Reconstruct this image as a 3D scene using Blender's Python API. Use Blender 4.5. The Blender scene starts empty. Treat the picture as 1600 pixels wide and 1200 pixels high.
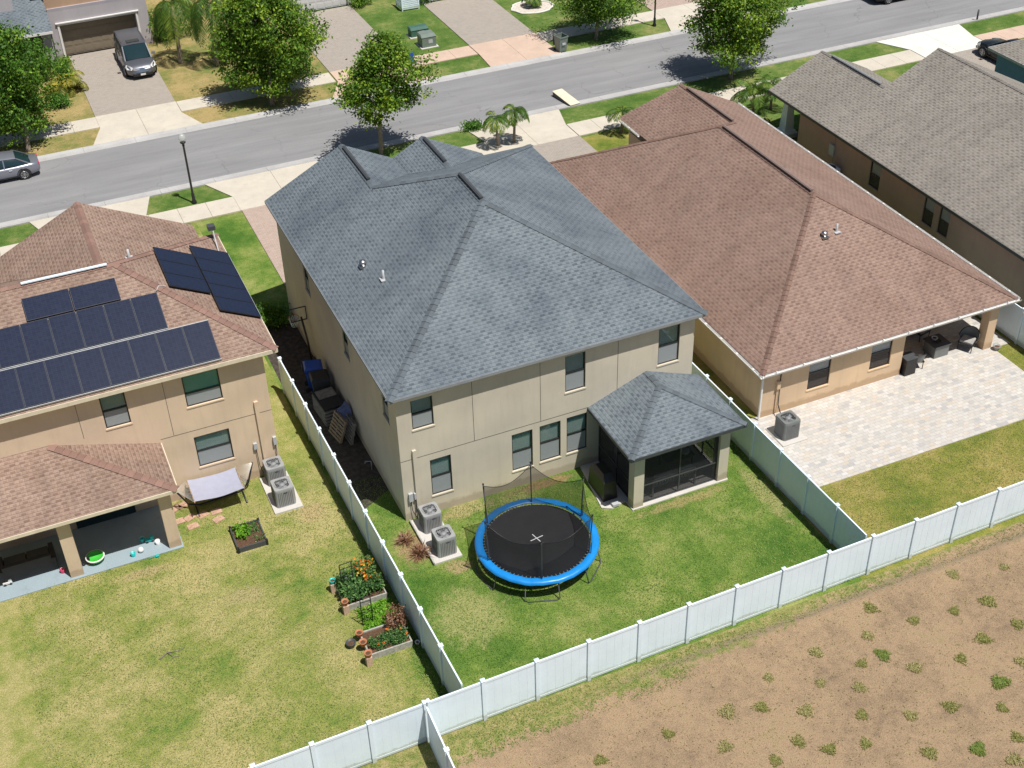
import bpy, math, random
import numpy as np
from mathutils import Vector, Matrix
rnd = random.Random(7)
R = math.radians
sc = bpy.context.scene
COL = sc.collection
# ------------------------------------------------------------ camera, sky, sun, exposure
YAW, PITCH, ROLL, FPX = 0.3997, 0.6339, -0.0307, 2015.6
def cam_axes():
    f = Vector((math.sin(YAW)*math.cos(PITCH), math.cos(YAW)*math.cos(PITCH), -math.sin(PITCH)))
    r = Vector((math.cos(YAW), -math.sin(YAW), 0)); u = r.cross(f)
    return math.cos(ROLL)*r+math.sin(ROLL)*u, -math.sin(ROLL)*r+math.cos(ROLL)*u, f
cr, cu, cf = cam_axes()
cd = bpy.data.cameras.new('camera'); cam = bpy.data.objects.new('camera', cd); COL.objects.link(cam)
M = Matrix((cr, cu, -cf)).transposed().to_4x4(); M.translation = Vector((-10.277, -34.977, 32.885))
cam.matrix_world = M
cd.sensor_fit = 'HORIZONTAL'; cd.sensor_width = 36; cd.lens = 36*FPX/1600
cd.clip_start = 0.5; cd.clip_end = 3000
sc.camera = cam
SUNV = Vector((0.19, -0.37, 1.0)).normalized()      # towards the sun
el = math.asin(SUNV.z); az = math.atan2(SUNV.x, SUNV.y)
w = bpy.data.worlds.new('World'); sc.world = w; w.use_nodes = True
nt = w.node_tree; bg = nt.nodes['Background']
sky = nt.nodes.new('ShaderNodeTexSky'); sky.sky_type = 'NISHITA'; sky.sun_disc = False
sky.sun_elevation = el; sky.sun_rotation = az; sky.air_density = 1.0; sky.dust_density = 1.2; sky.ozone_density = 1.0
nt.links.new(sky.outputs[0], bg.inputs[0]); bg.inputs[1].default_value = 0.06
sd = bpy.data.lights.new('sun', 'SUN'); sun = bpy.data.objects.new('sun', sd); COL.objects.link(sun)
sd.energy = 5.0; sd.angle = R(0.5); sd.color = (1, 0.965, 0.91)
sun.rotation_euler = SUNV.to_track_quat('Z', 'Y').to_euler()
sc.view_settings.view_transform = 'Standard'; sc.view_settings.look = 'None'
sc.view_settings.exposure = 0.12; sc.view_settings.gamma = 1
sc.render.engine = 'CYCLES'
try: sc.cycles.transparent_max_bounces = 16
except Exception: pass

# ------------------------------------------------------------ materials
def newmat(name):
    m = bpy.data.materials.new(name); m.use_nodes = True
    return m, m.node_tree.nodes, m.node_tree.links, m.node_tree.nodes['Principled BSDF']
def rgb(c): return (c[0], c[1], c[2], 1)
def nd(N, t, **k):
    n = N.new(t)
    for a, b in k.items():
        if a[0] == 'i' and a[1:].isdigit(): n.inputs[int(a[1:])].default_value = b
        elif a.startswith('in_'): n.inputs[a[3:].replace('_', ' ')].default_value = b
        else: setattr(n, a, b)
    return n
def coords(N, L, kind='Object', scale=(1, 1, 1)):
    t = nd(N, 'ShaderNodeTexCoord'); mp = nd(N, 'ShaderNodeMapping'); mp.inputs['Scale'].default_value = scale
    L.new(t.outputs[kind], mp.inputs[0]); return mp.outputs[0]
def noise(N, L, co, s, det=4, rough=.6):
    n = nd(N, 'ShaderNodeTexNoise'); n.inputs['Scale'].default_value = s; n.inputs['Detail'].default_value = det
    n.inputs['Roughness'].default_value = rough; L.new(co, n.inputs['Vector']); return n.outputs[0]
def ramp(N, L, f, stops):
    r = nd(N, 'ShaderNodeValToRGB'); e = r.color_ramp.elements
    while len(e) < len(stops): e.new(.5)
    for i, (p, c) in enumerate(stops):
        e[i].position = p; e[i].color = rgb(c) if len(c) == 3 else c
    L.new(f, r.inputs[0]); return r.outputs[0]
def mix(N, L, f, a, b, mode='MIX'):
    m = nd(N, 'ShaderNodeMix', data_type='RGBA', blend_type=mode)
    for v, s in ((f, 0), (a, 6), (b, 7)):
        if isinstance(v, (int, float)): m.inputs[s].default_value = v
        elif isinstance(v, tuple): m.inputs[s].default_value = rgb(v)
        else: L.new(v, m.inputs[s])
    return m.outputs[2]
def math_(N, L, op, a, b=None):
    m = nd(N, 'ShaderNodeMath', operation=op)
    for i, v in enumerate((a, b)):
        if v is None: continue
        if isinstance(v, (int, float)): m.inputs[i].default_value = v
        else: L.new(v, m.inputs[i])
    return m.outputs[0]
def bump(N, L, B, h, strength=.3, dist=.02):
    b = nd(N, 'ShaderNodeBump'); b.inputs['Strength'].default_value = strength; b.inputs['Distance'].default_value = dist
    L.new(h, b.inputs['Height']); L.new(b.outputs[0], B.inputs['Normal'])
def plain(name, c, rough=.6, metal=0, var=.12, s=3, bmp=0, spec=None):
    m, N, L, B = newmat(name)
    co = coords(N, L); n = noise(N, L, co, s, 5)
    lo = tuple(x*(1-var) for x in c); hi = tuple(min(1, x*(1+var)) for x in c)
    L.new(ramp(N, L, n, [(.3, lo), (.7, hi)]), B.inputs['Base Color'])
    B.inputs['Roughness'].default_value = rough; B.inputs['Metallic'].default_value = metal
    if spec is not None: B.inputs['Specular IOR Level'].default_value = spec
    if bmp: bump(N, L, B, noise(N, L, co, s*12, 3), bmp, .01)
    return m
def stucco(name, c):
    m, N, L, B = newmat(name); co = coords(N, L)
    a = ramp(N, L, noise(N, L, co, .7, 6), [(.3, tuple(x*.93 for x in c)), (.7, tuple(x*1.05 for x in c))])
    st = noise(N, L, coords(N, L, 'Object', (3, 3, .35)), 1.6, 5)      # rain streaks run down
    a = mix(N, L, ramp(N, L, st, [(.5, (0, 0, 0)), (.75, (.26, .26, .26))]), a, tuple(x*.72 for x in c))
    sz = nd(N, 'ShaderNodeSeparateXYZ'); L.new(co, sz.inputs[0])      # soil splash along the foot of the wall
    dz = math_(N, L, 'ADD', sz.outputs[2], math_(N, L, 'MULTIPLY', noise(N, L, co, 2.2, 6, .7), -.55))
    a = mix(N, L, ramp(N, L, dz, [(0.0, (.55, .55, .55)), (.12, (0, 0, 0))]), a, (c[0]*.55, c[1]*.5, c[2]*.45))
    pt = noise(N, L, co, .33, 3)
    a = mix(N, L, 1.0, a, ramp(N, L, pt, [(.35, (.94, .94, .95)), (.65, (1.05, 1.04, 1.02))]), 'MULTIPLY')
    sp = ramp(N, L, noise(N, L, co, 60, 2), [(.3, (.93, .93, .93)), (.7, (1.05, 1.05, 1.05))])
    L.new(mix(N, L, 1.0, a, sp, 'MULTIPLY'), B.inputs['Base Color'])
    B.inputs['Roughness'].default_value = .9; B.inputs['Specular IOR Level'].default_value = .2
    bump(N, L, B, noise(N, L, co, 45, 4), .25, .01); return m
def shingle(name, c1, c2, c3, stain):
    m, N, L, B = newmat(name); uv = coords(N, L, 'UV'); co = coords(N, L)
    def brick(wd, hh, off):
        b = nd(N, 'ShaderNodeTexBrick'); L.new(uv, b.inputs['Vector']); b.offset = off; b.offset_frequency = 2; b.squash = 1
        b.inputs['Scale'].default_value = 1; b.inputs['Brick Width'].default_value = wd; b.inputs['Row Height'].default_value = hh
        b.inputs['Mortar Size'].default_value = .008; b.inputs['Mortar Smooth'].default_value = .5; b.inputs['Bias'].default_value = 0
        return b
    RW, PW_ = .145, .34
    b1 = brick(.34, RW, .5)
    b1.inputs['Color1'].default_value = rgb(c1); b1.inputs['Color2'].default_value = rgb(tuple(.5*p+.5*q for p, q in zip(c1, c2))); b1.inputs['Mortar'].default_value = rgb(tuple(x*.75 for x in c1))
    sep = nd(N, 'ShaderNodeSeparateXYZ'); L.new(uv, sep.inputs[0])
    vr = math_(N, L, 'DIVIDE', sep.outputs[1], RW); v = math_(N, L, 'FRACT', vr); row = math_(N, L, 'FLOOR', vr)
    wn = nd(N, 'ShaderNodeTexWhiteNoise', noise_dimensions='1D'); L.new(row, wn.inputs['W'])
    ush = math_(N, L, 'ADD', math_(N, L, 'DIVIDE', sep.outputs[0], PW_), math_(N, L, 'ADD', math_(N, L, 'MULTIPLY', row, .5), math_(N, L, 'MULTIPLY', wn.outputs[0], .22)))
    cell = nd(N, 'ShaderNodeCombineXYZ'); L.new(math_(N, L, 'FLOOR', ush), cell.inputs[0]); L.new(row, cell.inputs[1])
    w2 = nd(N, 'ShaderNodeTexWhiteNoise', noise_dimensions='2D'); L.new(cell.outputs[0], w2.inputs['Vector'])
    wid = math_(N, L, 'ADD', .30, math_(N, L, 'MULTIPLY', w2.outputs[0], .28))
    tab = math_(N, L, 'MULTIPLY', math_(N, L, 'LESS_THAN', v, .60), math_(N, L, 'LESS_THAN', math_(N, L, 'FRACT', ush), wid))
    a = mix(N, L, math_(N, L, 'MULTIPLY', tab, math_(N, L, 'ADD', .25, math_(N, L, 'MULTIPLY', w2.outputs[0], .5))), b1.outputs[0], c3)
    butt_shadow = math_(N, L, 'LESS_THAN', v, .13)  # shadow line along the lower edge of each course, painted into the colour
    a = mix(N, L, math_(N, L, 'MULTIPLY', butt_shadow, .3), a, tuple(x*.6 for x in c3))
    g = ramp(N, L, noise(N, L, co, 35, 3), [(.3, (.82, .82, .82)), (.7, (1.15, 1.15, 1.15))])
    a = mix(N, L, 1.0, a, g, 'MULTIPLY')
    s = ramp(N, L, noise(N, L, co, .35, 5, .62), [(.42, (1, 1, 1)), (.68, stain)])
    stk = noise(N, L, coords(N, L, 'UV', (1.6, .22, 1)), 1.3, 6, .7)
    a = mix(N, L, 1.0, a, ramp(N, L, stk, [(.35, (.86, .87, .88)), (.5, (1, 1, 1)), (.72, (1.1, 1.09, 1.08))]), 'MULTIPLY')
    a = mix(N, L, 1.0, a, s, 'MULTIPLY')
    L.new(a, B.inputs['Base Color']); B.inputs['Roughness'].default_value = .85; B.inputs['Specular IOR Level'].default_value = .3
    hgt = math_(N, L, 'SUBTRACT', math_(N, L, 'MULTIPLY', tab, .35), math_(N, L, 'MULTIPLY', v, .6))
    bump(N, L, B, hgt, .7, .02); return m
def capmat(name, c):
    m, N, L, B = newmat(name); uv = coords(N, L, 'UV')
    wn = nd(N, 'ShaderNodeTexWhiteNoise', noise_dimensions='1D'); sep = nd(N, 'ShaderNodeSeparateXYZ'); L.new(uv, sep.inputs[0])
    L.new(math_(N, L, 'FLOOR', sep.outputs[0]), wn.inputs['W'])
    a = ramp(N, L, wn.outputs[0], [(0, tuple(x*.84 for x in c)), (.5, c), (1, tuple(x*1.14 for x in c))])
    L.new(mix(N, L, 1.0, a, ramp(N, L, noise(N, L, coords(N, L), 30, 3), [(.3, (.85, .85, .85)), (.7, (1.12, 1.12, 1.12))]), 'MULTIPLY'), B.inputs['Base Color'])
    B.inputs['Roughness'].default_value = .85; return m
def grassmat(name, g1, g2, g3, bias=0.0, big=.35, wear=()):
    m, N, L, B = newmat(name); co = coords(N, L)
    n1 = noise(N, L, co, big, 6, .62); n2 = noise(N, L, co, 2.3, 6, .7); n3 = noise(N, L, co, 22, 4, .75)
    f = math_(N, L, 'ADD', math_(N, L, 'MULTIPLY', n1, .85), math_(N, L, 'MULTIPLY', n2, .4))
    f = math_(N, L, 'ADD', f, bias-.125)
    a = ramp(N, L, f, [(.36, g1), (.5, g2), (.64, g3)])
    sep = nd(N, 'ShaderNodeSeparateXYZ'); L.new(co, sep.inputs[0])
    for cx, cy, rx_, ry_, col in wear:      # worn bare spots, ragged by noise
        dx = math_(N, L, 'DIVIDE', math_(N, L, 'SUBTRACT', sep.outputs[0], cx), rx_); dy = math_(N, L, 'DIVIDE', math_(N, L, 'SUBTRACT', sep.outputs[1], cy), ry_)
        d = math_(N, L, 'SQRT', math_(N, L, 'ADD', math_(N, L, 'MULTIPLY', dx, dx), math_(N, L, 'MULTIPLY', dy, dy)))
        d = math_(N, L, 'ADD', d, math_(N, L, 'MULTIPLY', math_(N, L, 'SUBTRACT', n2, .5), 2.4))
        a = mix(N, L, ramp(N, L, d, [(.55, (.85, .85, .85)), (1.0, (0, 0, 0))]), a, col)
    a = mix(N, L, 1.0, a, ramp(N, L, noise(N, L, co, 8, 5, .8), [(.32, (.80, .83, .78)), (.5, (1, 1, 1)), (.68, (1.14, 1.11, 1.1))]), 'MULTIPLY')
    a = mix(N, L, 1.0, a, ramp(N, L, n3, [(.3, (.5, .52, .5)), (.5, (1, 1, 1)), (.72, (1.6, 1.5, 1.35))]), 'MULTIPLY')
    L.new(a, B.inputs['Base Color']); B.inputs['Roughness'].default_value = .9; B.inputs['Specular IOR Level'].default_value = .1
    bump(N, L, B, n3, .9, .05); return m
def concrete(name, c, var=.1):
    m, N, L, B = newmat(name); co = coords(N, L)
    a = ramp(N, L, noise(N, L, co, .8, 6, .65), [(.3, tuple(x*(1-var) for x in c)), (.7, tuple(x*(1+var*.6) for x in c))])
    a = mix(N, L, 1.0, a, ramp(N, L, noise(N, L, co, 24, 4, .7), [(.3, (.9, .9, .9)), (.7, (1.07, 1.07, 1.07))]), 'MULTIPLY')
    st = noise(N, L, co, 1.7, 7, .7)
    a = mix(N, L, ramp(N, L, st, [(.55, (0, 0, 0)), (.72, (.38, .38, .38))]), a, tuple(x*.6 for x in c))
    L.new(a, B.inputs['Base Color']); B.inputs['Roughness'].default_value = .85
    bump(N, L, B, noise(N, L, co, 30, 3), .15, .01); return m
def leafmat(name, c1, c2, c3):
    m, N, L, B = newmat(name); uv = coords(N, L, 'UV'); sep = nd(N, 'ShaderNodeSeparateXYZ'); L.new(uv, sep.inputs[0])
    a = ramp(N, L, sep.outputs[0], [(0, c1), (.55, c2), (1, c3)])
    L.new(a, B.inputs['Base Color']); B.inputs['Roughness'].default_value = .6; B.inputs['Specular IOR Level'].default_value = .3
    tr = nd(N, 'ShaderNodeBsdfTranslucent'); L.new(mix(N, L, .5, a, (c3[0]*1.3, c3[1]*1.3, c3[2]*.6)), tr.inputs[0])
    ms = nd(N, 'ShaderNodeMixShader'); ms.inputs[0].default_value = .2
    L.new(B.outputs[0], ms.inputs[1]); L.new(tr.outputs[0], ms.inputs[2]); L.new(ms.outputs[0], N['Material Output'].inputs[0]); return m
def seethrough(name, c, alpha, rough=.6, gloss=0):
    m, N, L, B = newmat(name); B.inputs['Base Color'].default_value = rgb(c); B.inputs['Roughness'].default_value = rough
    if gloss: B.inputs['Specular IOR Level'].default_value = gloss
    t = nd(N, 'ShaderNodeBsdfTransparent'); ms = nd(N, 'ShaderNodeMixShader'); ms.inputs[0].default_value = alpha
    L.new(t.outputs[0], ms.inputs[1]); L.new(B.outputs[0], ms.inputs[2]); L.new(ms.outputs[0], N['Material Output'].inputs[0]); return m

MT = {}
MT['stuc_main'] = stucco('stucco main', (.60, .54, .43))
MT['stuc_left'] = stucco('stucco left', (.68, .53, .385))
MT['stuc_right'] = stucco('stucco right', (.66, .485, .32))
MT['stuc_far'] = stucco('stucco far', (.47, .33, .27))
MT['stuc_a'] = stucco('stucco a', (.43, .40, .42)); MT['stuc_peach'] = stucco('stucco peach', (.46, .31, .21))
MT['stuc_white'] = stucco('stucco white', (.55, .56, .56)); MT['stuc_blue'] = stucco('stucco blue', (.16, .29, .44))
MT['sh_main'] = shingle('shingle main', (.150, .179, .197), (.192, .222, .24), (.062, .077, .09), (.70, .70, .75))
MT['sh_brown'] = shingle('shingle brown', (.255, .17, .134), (.33, .23, .185), (.14, .084, .066), (.84, .82, .8))
MT['sh_left'] = shingle('shingle left', (.27, .185, .142), (.37, .27, .215), (.155, .092, .07), (.82, .8, .78))
MT['sh_far'] = shingle('shingle far', (.255, .232, .20), (.33, .305, .27), (.12, .105, .095), (.85, .85, .85))
MT['cap_main'] = capmat('cap main', (.095, .115, .13)); MT['cap_brown'] = capmat('cap brown', (.175, .105, .08))
MT['cap_left'] = capmat('cap left', (.23, .135, .105)); MT['cap_far'] = capmat('cap far', (.2, .18, .16))
MT['lawn_main'] = grassmat('lawn main', (.06, .14, .022), (.14, .218, .042), (.27, .295, .095), -.005, wear=((-.3, -1.5, .7, 1.1, (.33, .22, .13)), (2.2, -.35, 1.3, .5, (.36, .30, .15)), (5.6, -.3, 1.6, .3, (.30, .19, .11)), (10, -3.5, 2.2, .3, (.32, .27, .12)), (.9, -3.1, .6, .4, (.36, .27, .15)), (13.0, -4.5, .5, 2.0, (.30, .29, .12)), (5.5, -8.9, 2.5, .5, (.30, .29, .12)), (.3, -5.5, 1.4, 1.6, (.30, .30, .12))))
MT['lawn_left'] = grassmat('lawn left', (.09, .185, .028), (.235, .262, .07), (.39, .345, .15), .045, .3, wear=((-.74, 21.4, .45, .28, (.50, .27, .12)), (-3.1, 2.0, .7, .6, (.40, .31, .16)), (-9.6, 1.5, 1.3, .3, (.38, .31, .16)), (-6.5, -1.2, .9, .5, (.36, .31, .15))))
MT['lawn_right'] = grassmat('lawn right', (.10, .155, .025), (.20, .215, .045), (.33, .275, .095), .03)
MT['lawn_front'] = grassmat('lawn front', (.06, .125, .022), (.11, .175, .04), (.24, .25, .09), -.01)
MT['lawn_dry'] = grassmat('lawn dry', (.09, .17, .03), (.24, .22, .08), (.38, .29, .13), .04)
MT['conc'] = concrete('concrete', (.54, .49, .405)); MT['conc_pink'] = concrete('pink concrete', (.54, .40, .31))
MT['conc_white'] = concrete('new concrete', (.66, .65, .59)); MT['gutter'] = concrete('gutter concrete', (.42, .41, .40), .15)
MT['slab'] = concrete('painted slab', (.28, .35, .385), .06); MT['pad'] = concrete('pad', (.55, .52, .48))
MT['white'] = plain('white vinyl', (.76, .87, .95), .4, var=.04, s=1.2)
def _grime(m):
    N, L, B = m.node_tree.nodes, m.node_tree.links, m.node_tree.nodes['Principled BSDF']; co = coords(N, L); sz = nd(N, 'ShaderNodeSeparateXYZ'); L.new(co, sz.inputs[0])
    dz = math_(N, L, 'ADD', sz.outputs[2], math_(N, L, 'MULTIPLY', noise(N, L, co, 1.6, 6, .75), -.4)); src = B.inputs['Base Color'].links[0].from_socket
    a = mix(N, L, ramp(N, L, dz, [(0.0, (.42, .42, .42)), (.06, (0, 0, 0))]), src, (.30, .30, .20))
    st = noise(N, L, coords(N, L, 'Object', (2.5, 2.5, .25)), 1.5, 5); a = mix(N, L, ramp(N, L, st, [(.6, (0, 0, 0)), (.85, (.12, .12, .12))]), a, (.42, .48, .44)); L.new(a, B.inputs['Base Color'])
_grime(MT['white'])
MT['whitep'] = plain('white paint', (.75, .73, .70), .5, var=.05)
MT['cream'] = plain('cream', (.66, .58, .44), .7); MT['black'] = plain('black', (.015, .015, .017), .4)
MT['darkgrey'] = plain('dark grey', (.06, .065, .07), .5); MT['grey'] = plain('grey', (.25, .26, .27), .55)
MT['ltgrey'] = plain('light grey', (.45, .46, .47), .5); MT['steel'] = plain('steel', (.5, .5, .5), .35, 1)
MT['acgrey'] = plain('ac grey', (.30, .305, .305), .5, var=.06); MT['acgreen'] = plain('ac slate', (.17, .18, .175), .5)
MT['aclouv'] = plain('ac louvre', (.14, .142, .145), .6); MT['acdark'] = plain('ac dark', (.06, .062, .064), .6)
MT['pframe'] = plain('panel frame', (.06, .065, .08), .4, .6); MT['ventbrown'] = plain('vent brown', (.22, .16, .14), .6); MT['screend'] = seethrough('dark window screen', (.07, .06, .055), .75, .7); MT['blue'] = plain('blue vinyl', (.01, .22, .60), .35, var=.08, s=5); MT['binblue'] = plain('blue plastic', (.015, .08, .42), .4)
MT['tarp'] = plain('tarp', (.10, .13, .26), .5, var=.3, s=6, bmp=.6)
MT['wood'] = plain('wood', (.30, .22, .14), .8, var=.35, s=7); MT['greywood'] = plain('grey wood', (.24, .22, .19), .85, var=.3, s=6)
MT['bedwood'] = plain('weathered wood', (.36, .35, .31), .85, var=.3, s=9, bmp=.4)
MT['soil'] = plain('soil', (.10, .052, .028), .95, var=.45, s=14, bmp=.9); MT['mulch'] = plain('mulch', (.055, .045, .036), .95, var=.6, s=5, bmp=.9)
MT['terracotta'] = plain('terracotta', (.42, .17, .08), .8); MT['brick'] = plain('brick', (.52, .36, .26), .85, var=.25, s=14)
MT['stone'] = plain('stepping stone', (.45, .28, .20), .9, var=.2, s=9); MT['rock'] = plain('rock', (.55, .49, .42), .9, var=.25, s=8, bmp=.8)
MT['green'] = plain('utility green', (.055, .13, .10), .5); MT['greygreen'] = plain('grey green', (.16, .20, .17), .5)
MT['toygreen'] = plain('toy green', (.06, .5, .06), .4); MT['teal'] = plain('teal toy', (.02, .45, .42), .4)
MT['yellow'] = plain('yellow toy', (.6, .45, .12), .4); MT['pink'] = plain('pink toy', (.5, .05, .12), .4)
MT['hammock'] = plain('hammock cloth', (.34, .35, .44), .7, var=.06, s=4); MT['rope'] = plain('rope', (.6, .57, .52), .9)
MT['sofa'] = plain('sofa', (.05, .045, .045), .8); MT['cushion'] = plain('cushion', (.33, .32, .31), .85, var=.3, s=12)
MT['tyre'] = plain('tyre', (.02, .02, .02), .8); MT['asphalt'] = None
MT['bark'] = plain('bark', (.22, .18, .14), .9, var=.35, s=8, bmp=.8)
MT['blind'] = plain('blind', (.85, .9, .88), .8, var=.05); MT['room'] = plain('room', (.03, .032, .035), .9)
MT['bronze'] = plain('bronze frame', (.022, .02, .018), .4)
MT['glass'] = seethrough('window glass', (.008, .10, .085), .36, .03, .9)
MT['glass_teal'] = seethrough('teal window glass', (.07, .30, .27), .6, .05, .9)
MT['screenw'] = seethrough('window screen', (.42, .45, .46), .55, .7)
MT['lanai'] = seethrough('lanai screen', (.016, .018, .022), .45, .8)
MT['net'] = seethrough('enclosure net', (.012, .012, .012), .5, .9)
MT['carglass'] = plain('car glass', (.012, .03, .035), .06, var=.02, spec=.8)
MT['rim'] = plain('rim', (.55, .55, .56), .3, .8); MT['lampglass'] = seethrough('lamp glass', (.6, .62, .6), .45, .2, .8)
MT['headlight'] = plain('headlight', (.7, .7, .7), .15, var=.03); MT['chrome'] = plain('chrome', (.7, .7, .7), .2, 1)
MT['van'] = plain('van paint', (.17, .175, .195), .3, .6, var=.03); MT['silver'] = plain('silver paint', (.30, .31, .36), .3, .6, var=.03)
MT['blackcar'] = plain('black paint', (.012, .015, .016), .2, .3, var=.02)
MT['door'] = plain('garage door', (.21, .17, .12), .7, var=.1); MT['doorw'] = plain('white garage door', (.58, .57, .56), .6, var=.05)
MT['tree'] = leafmat('oak leaf', (.02, .07, .008), (.085, .18, .014), (.33, .45, .035))
MT['tree_dark'] = leafmat('dark leaf', (.018, .065, .008), (.07, .17, .015), (.26, .40, .035))
MT['shrub'] = leafmat('shrub leaf', (.02, .07, .01), (.06, .16, .015), (.16, .30, .03))
MT['shrub_bright'] = leafmat('bright shrub leaf', (.05, .16, .01), (.14, .34, .02), (.25, .45, .04))
MT['palm'] = leafmat('palm leaf', (.025, .075, .01), (.085, .17, .018), (.30, .34, .05))
MT['palm_yellow'] = leafmat('yellow palm leaf', (.12, .15, .02), (.32, .30, .04), (.50, .36, .06))
MT['flower'] = leafmat('flower', (.55, .10, .01), (.72, .22, .02), (.75, .5, .05))
MT['dryleaf'] = leafmat('dry leaf', (.10, .035, .02), (.24, .12, .07), (.45, .30, .2))
MT['herb'] = leafmat('herb leaf', (.02, .07, .02), (.07, .17, .04), (.18, .30, .09))
MT['tuft'] = leafmat('tuft blade', (.10, .12, .02), (.21, .21, .05), (.40, .36, .15))
MT['tuft_dry'] = leafmat('dry tuft blade', (.15, .15, .04), (.28, .26, .09), (.46, .40, .2))
MT['tuft_green'] = leafmat('green tuft blade', (.06, .11, .015), (.14, .20, .03), (.26, .30, .07))

def m_asphalt():
    m, N, L, B = newmat('asphalt'); co = coords(N, L)
    a = ramp(N, L, noise(N, L, coords(N, L, 'Object', (.25, 1, 1)), .5, 6), [(.3, (.205, .203, .205)), (.7, (.25, .248, .25))])
    a = mix(N, L, 1.0, a, ramp(N, L, noise(N, L, co, 28, 3, .8), [(.25, (.82, .82, .82)), (.75, (1.16, 1.16, 1.16))]), 'MULTIPLY')
    a = mix(N, L, ramp(N, L, noise(N, L, co, 1.1, 8, .75), [(.62, (0, 0, 0)), (.7, (.25, .25, .25))]), a, (.13, .125, .12))
    vo = nd(N, 'ShaderNodeTexVoronoi', feature='DISTANCE_TO_EDGE'); wv = nd(N, 'ShaderNodeVectorMath', operation='ADD'); L.new(co, wv.inputs[0])
    nz = nd(N, 'ShaderNodeTexNoise'); nz.inputs['Scale'].default_value = 1.2; nz.inputs['Detail'].default_value = 5; L.new(co, nz.inputs['Vector']); L.new(nz.outputs[1], wv.inputs[1])
    L.new(wv.outputs[0], vo.inputs['Vector']); vo.inputs['Scale'].default_value = .22
    crk = math_(N, L, 'MULTIPLY', ramp(N, L, vo.outputs[0], [(.0, (.55, .55, .55)), (.006, (0, 0, 0))]), ramp(N, L, noise(N, L, co, .3, 2), [(.45, (0, 0, 0)), (.6, (1, 1, 1))]))
    a = mix(N, L, crk, a, (.09, .088, .085))
    a = mix(N, L, 1.0, a, ramp(N, L, noise(N, L, coords(N, L, 'Object', (.08, 1, 1)), 1.6, 4), [(.35, (.9, .9, .91)), (.65, (1.08, 1.08, 1.07))]), 'MULTIPLY')
    L.new(a, B.inputs['Base Color']); B.inputs['Roughness'].default_value = .9; bump(N, L, B, noise(N, L, co, 60, 3), .3, .01)
    return m
MT['asphalt'] = m_asphalt()
def m_paver(name, cols, wd, hh, mort, rot=0, fac=.5):
    m, N, L, B = newmat(name); co = coords(N, L)
    mp = nd(N, 'ShaderNodeMapping'); mp.inputs['Rotation'].default_value = (0, 0, rot); L.new(co, mp.inputs[0]); v = mp.outputs[0]
    def bk(wd, hh, off, c1, c2, mo):
        b = nd(N, 'ShaderNodeTexBrick'); L.new(v, b.inputs['Vector']); b.offset = off; b.inputs['Scale'].default_value = 1
        b.inputs['Brick Width'].default_value = wd; b.inputs['Row Height'].default_value = hh; b.inputs['Mortar Size'].default_value = .006
        b.inputs['Color1'].default_value = rgb(c1); b.inputs['Color2'].default_value = rgb(c2); b.inputs['Mortar'].default_value = rgb(mo)
        b.inputs['Bias'].default_value = 0; return b.outputs[0], b.outputs[1]
    sel, mo = bk(wd, hh, .5, (0, 0, 0), (1, 1, 1), (.5, .5, .5))
    a = ramp(N, L, sel, [(i/(len(cols)-1), c) for i, c in enumerate(cols)])
    a = mix(N, L, ramp(N, L, noise(N, L, co, .6, 5), [(.35, (0, 0, 0)), (.65, (fac, fac, fac))]), a, cols[len(cols)//2])
    a = mix(N, L, mo, a, mort)
    a = mix(N, L, 1.0, a, ramp(N, L, noise(N, L, co, 7, 5, .7), [(.3, (.9, .9, .91)), (.7, (1.06, 1.05, 1.04))]), 'MULTIPLY')
    L.new(a, B.inputs['Base Color']); B.inputs['Roughness'].default_value = .85; return m
MT['patio'] = m_paver('patio paver', [(.37, .365, .36), (.50, .475, .43), (.44, .425, .40), (.57, .54, .485), (.49, .43, .36), (.54, .525, .50), (.46, .43, .39)], .28, .17, (.34, .31, .27), R(0), .12)
MT['drive'] = m_paver('drive paver', [(.30, .265, .225), (.36, .32, .275), (.33, .29, .25)], .22, .11, (.22, .19, .16))
MT['drive_pink'] = m_paver('pink drive paver', [(.36, .27, .22), (.44, .34, .28), (.38, .30, .25)], .22, .11, (.26, .2, .17))
def m_solar():
    m, N, L, B = newmat('solar cell'); uv = coords(N, L, 'UV')
    b = nd(N, 'ShaderNodeTexBrick'); L.new(uv, b.inputs['Vector']); b.offset = 0; b.inputs['Scale'].default_value = 1
    b.inputs['Brick Width'].default_value = .158; b.inputs['Row Height'].default_value = .083; b.inputs['Mortar Size'].default_value = .003
    b.inputs['Color1'].default_value = (.007, .012, .034, 1); b.inputs['Color2'].default_value = (.012, .018, .044, 1); b.inputs['Mortar'].default_value = (.03, .036, .055, 1)
    L.new(b.outputs[0], B.inputs['Base Color']); B.inputs['Roughness'].default_value = .35; B.inputs['Specular IOR Level'].default_value = .25; return m
MT['solar'] = m_solar()
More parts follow.
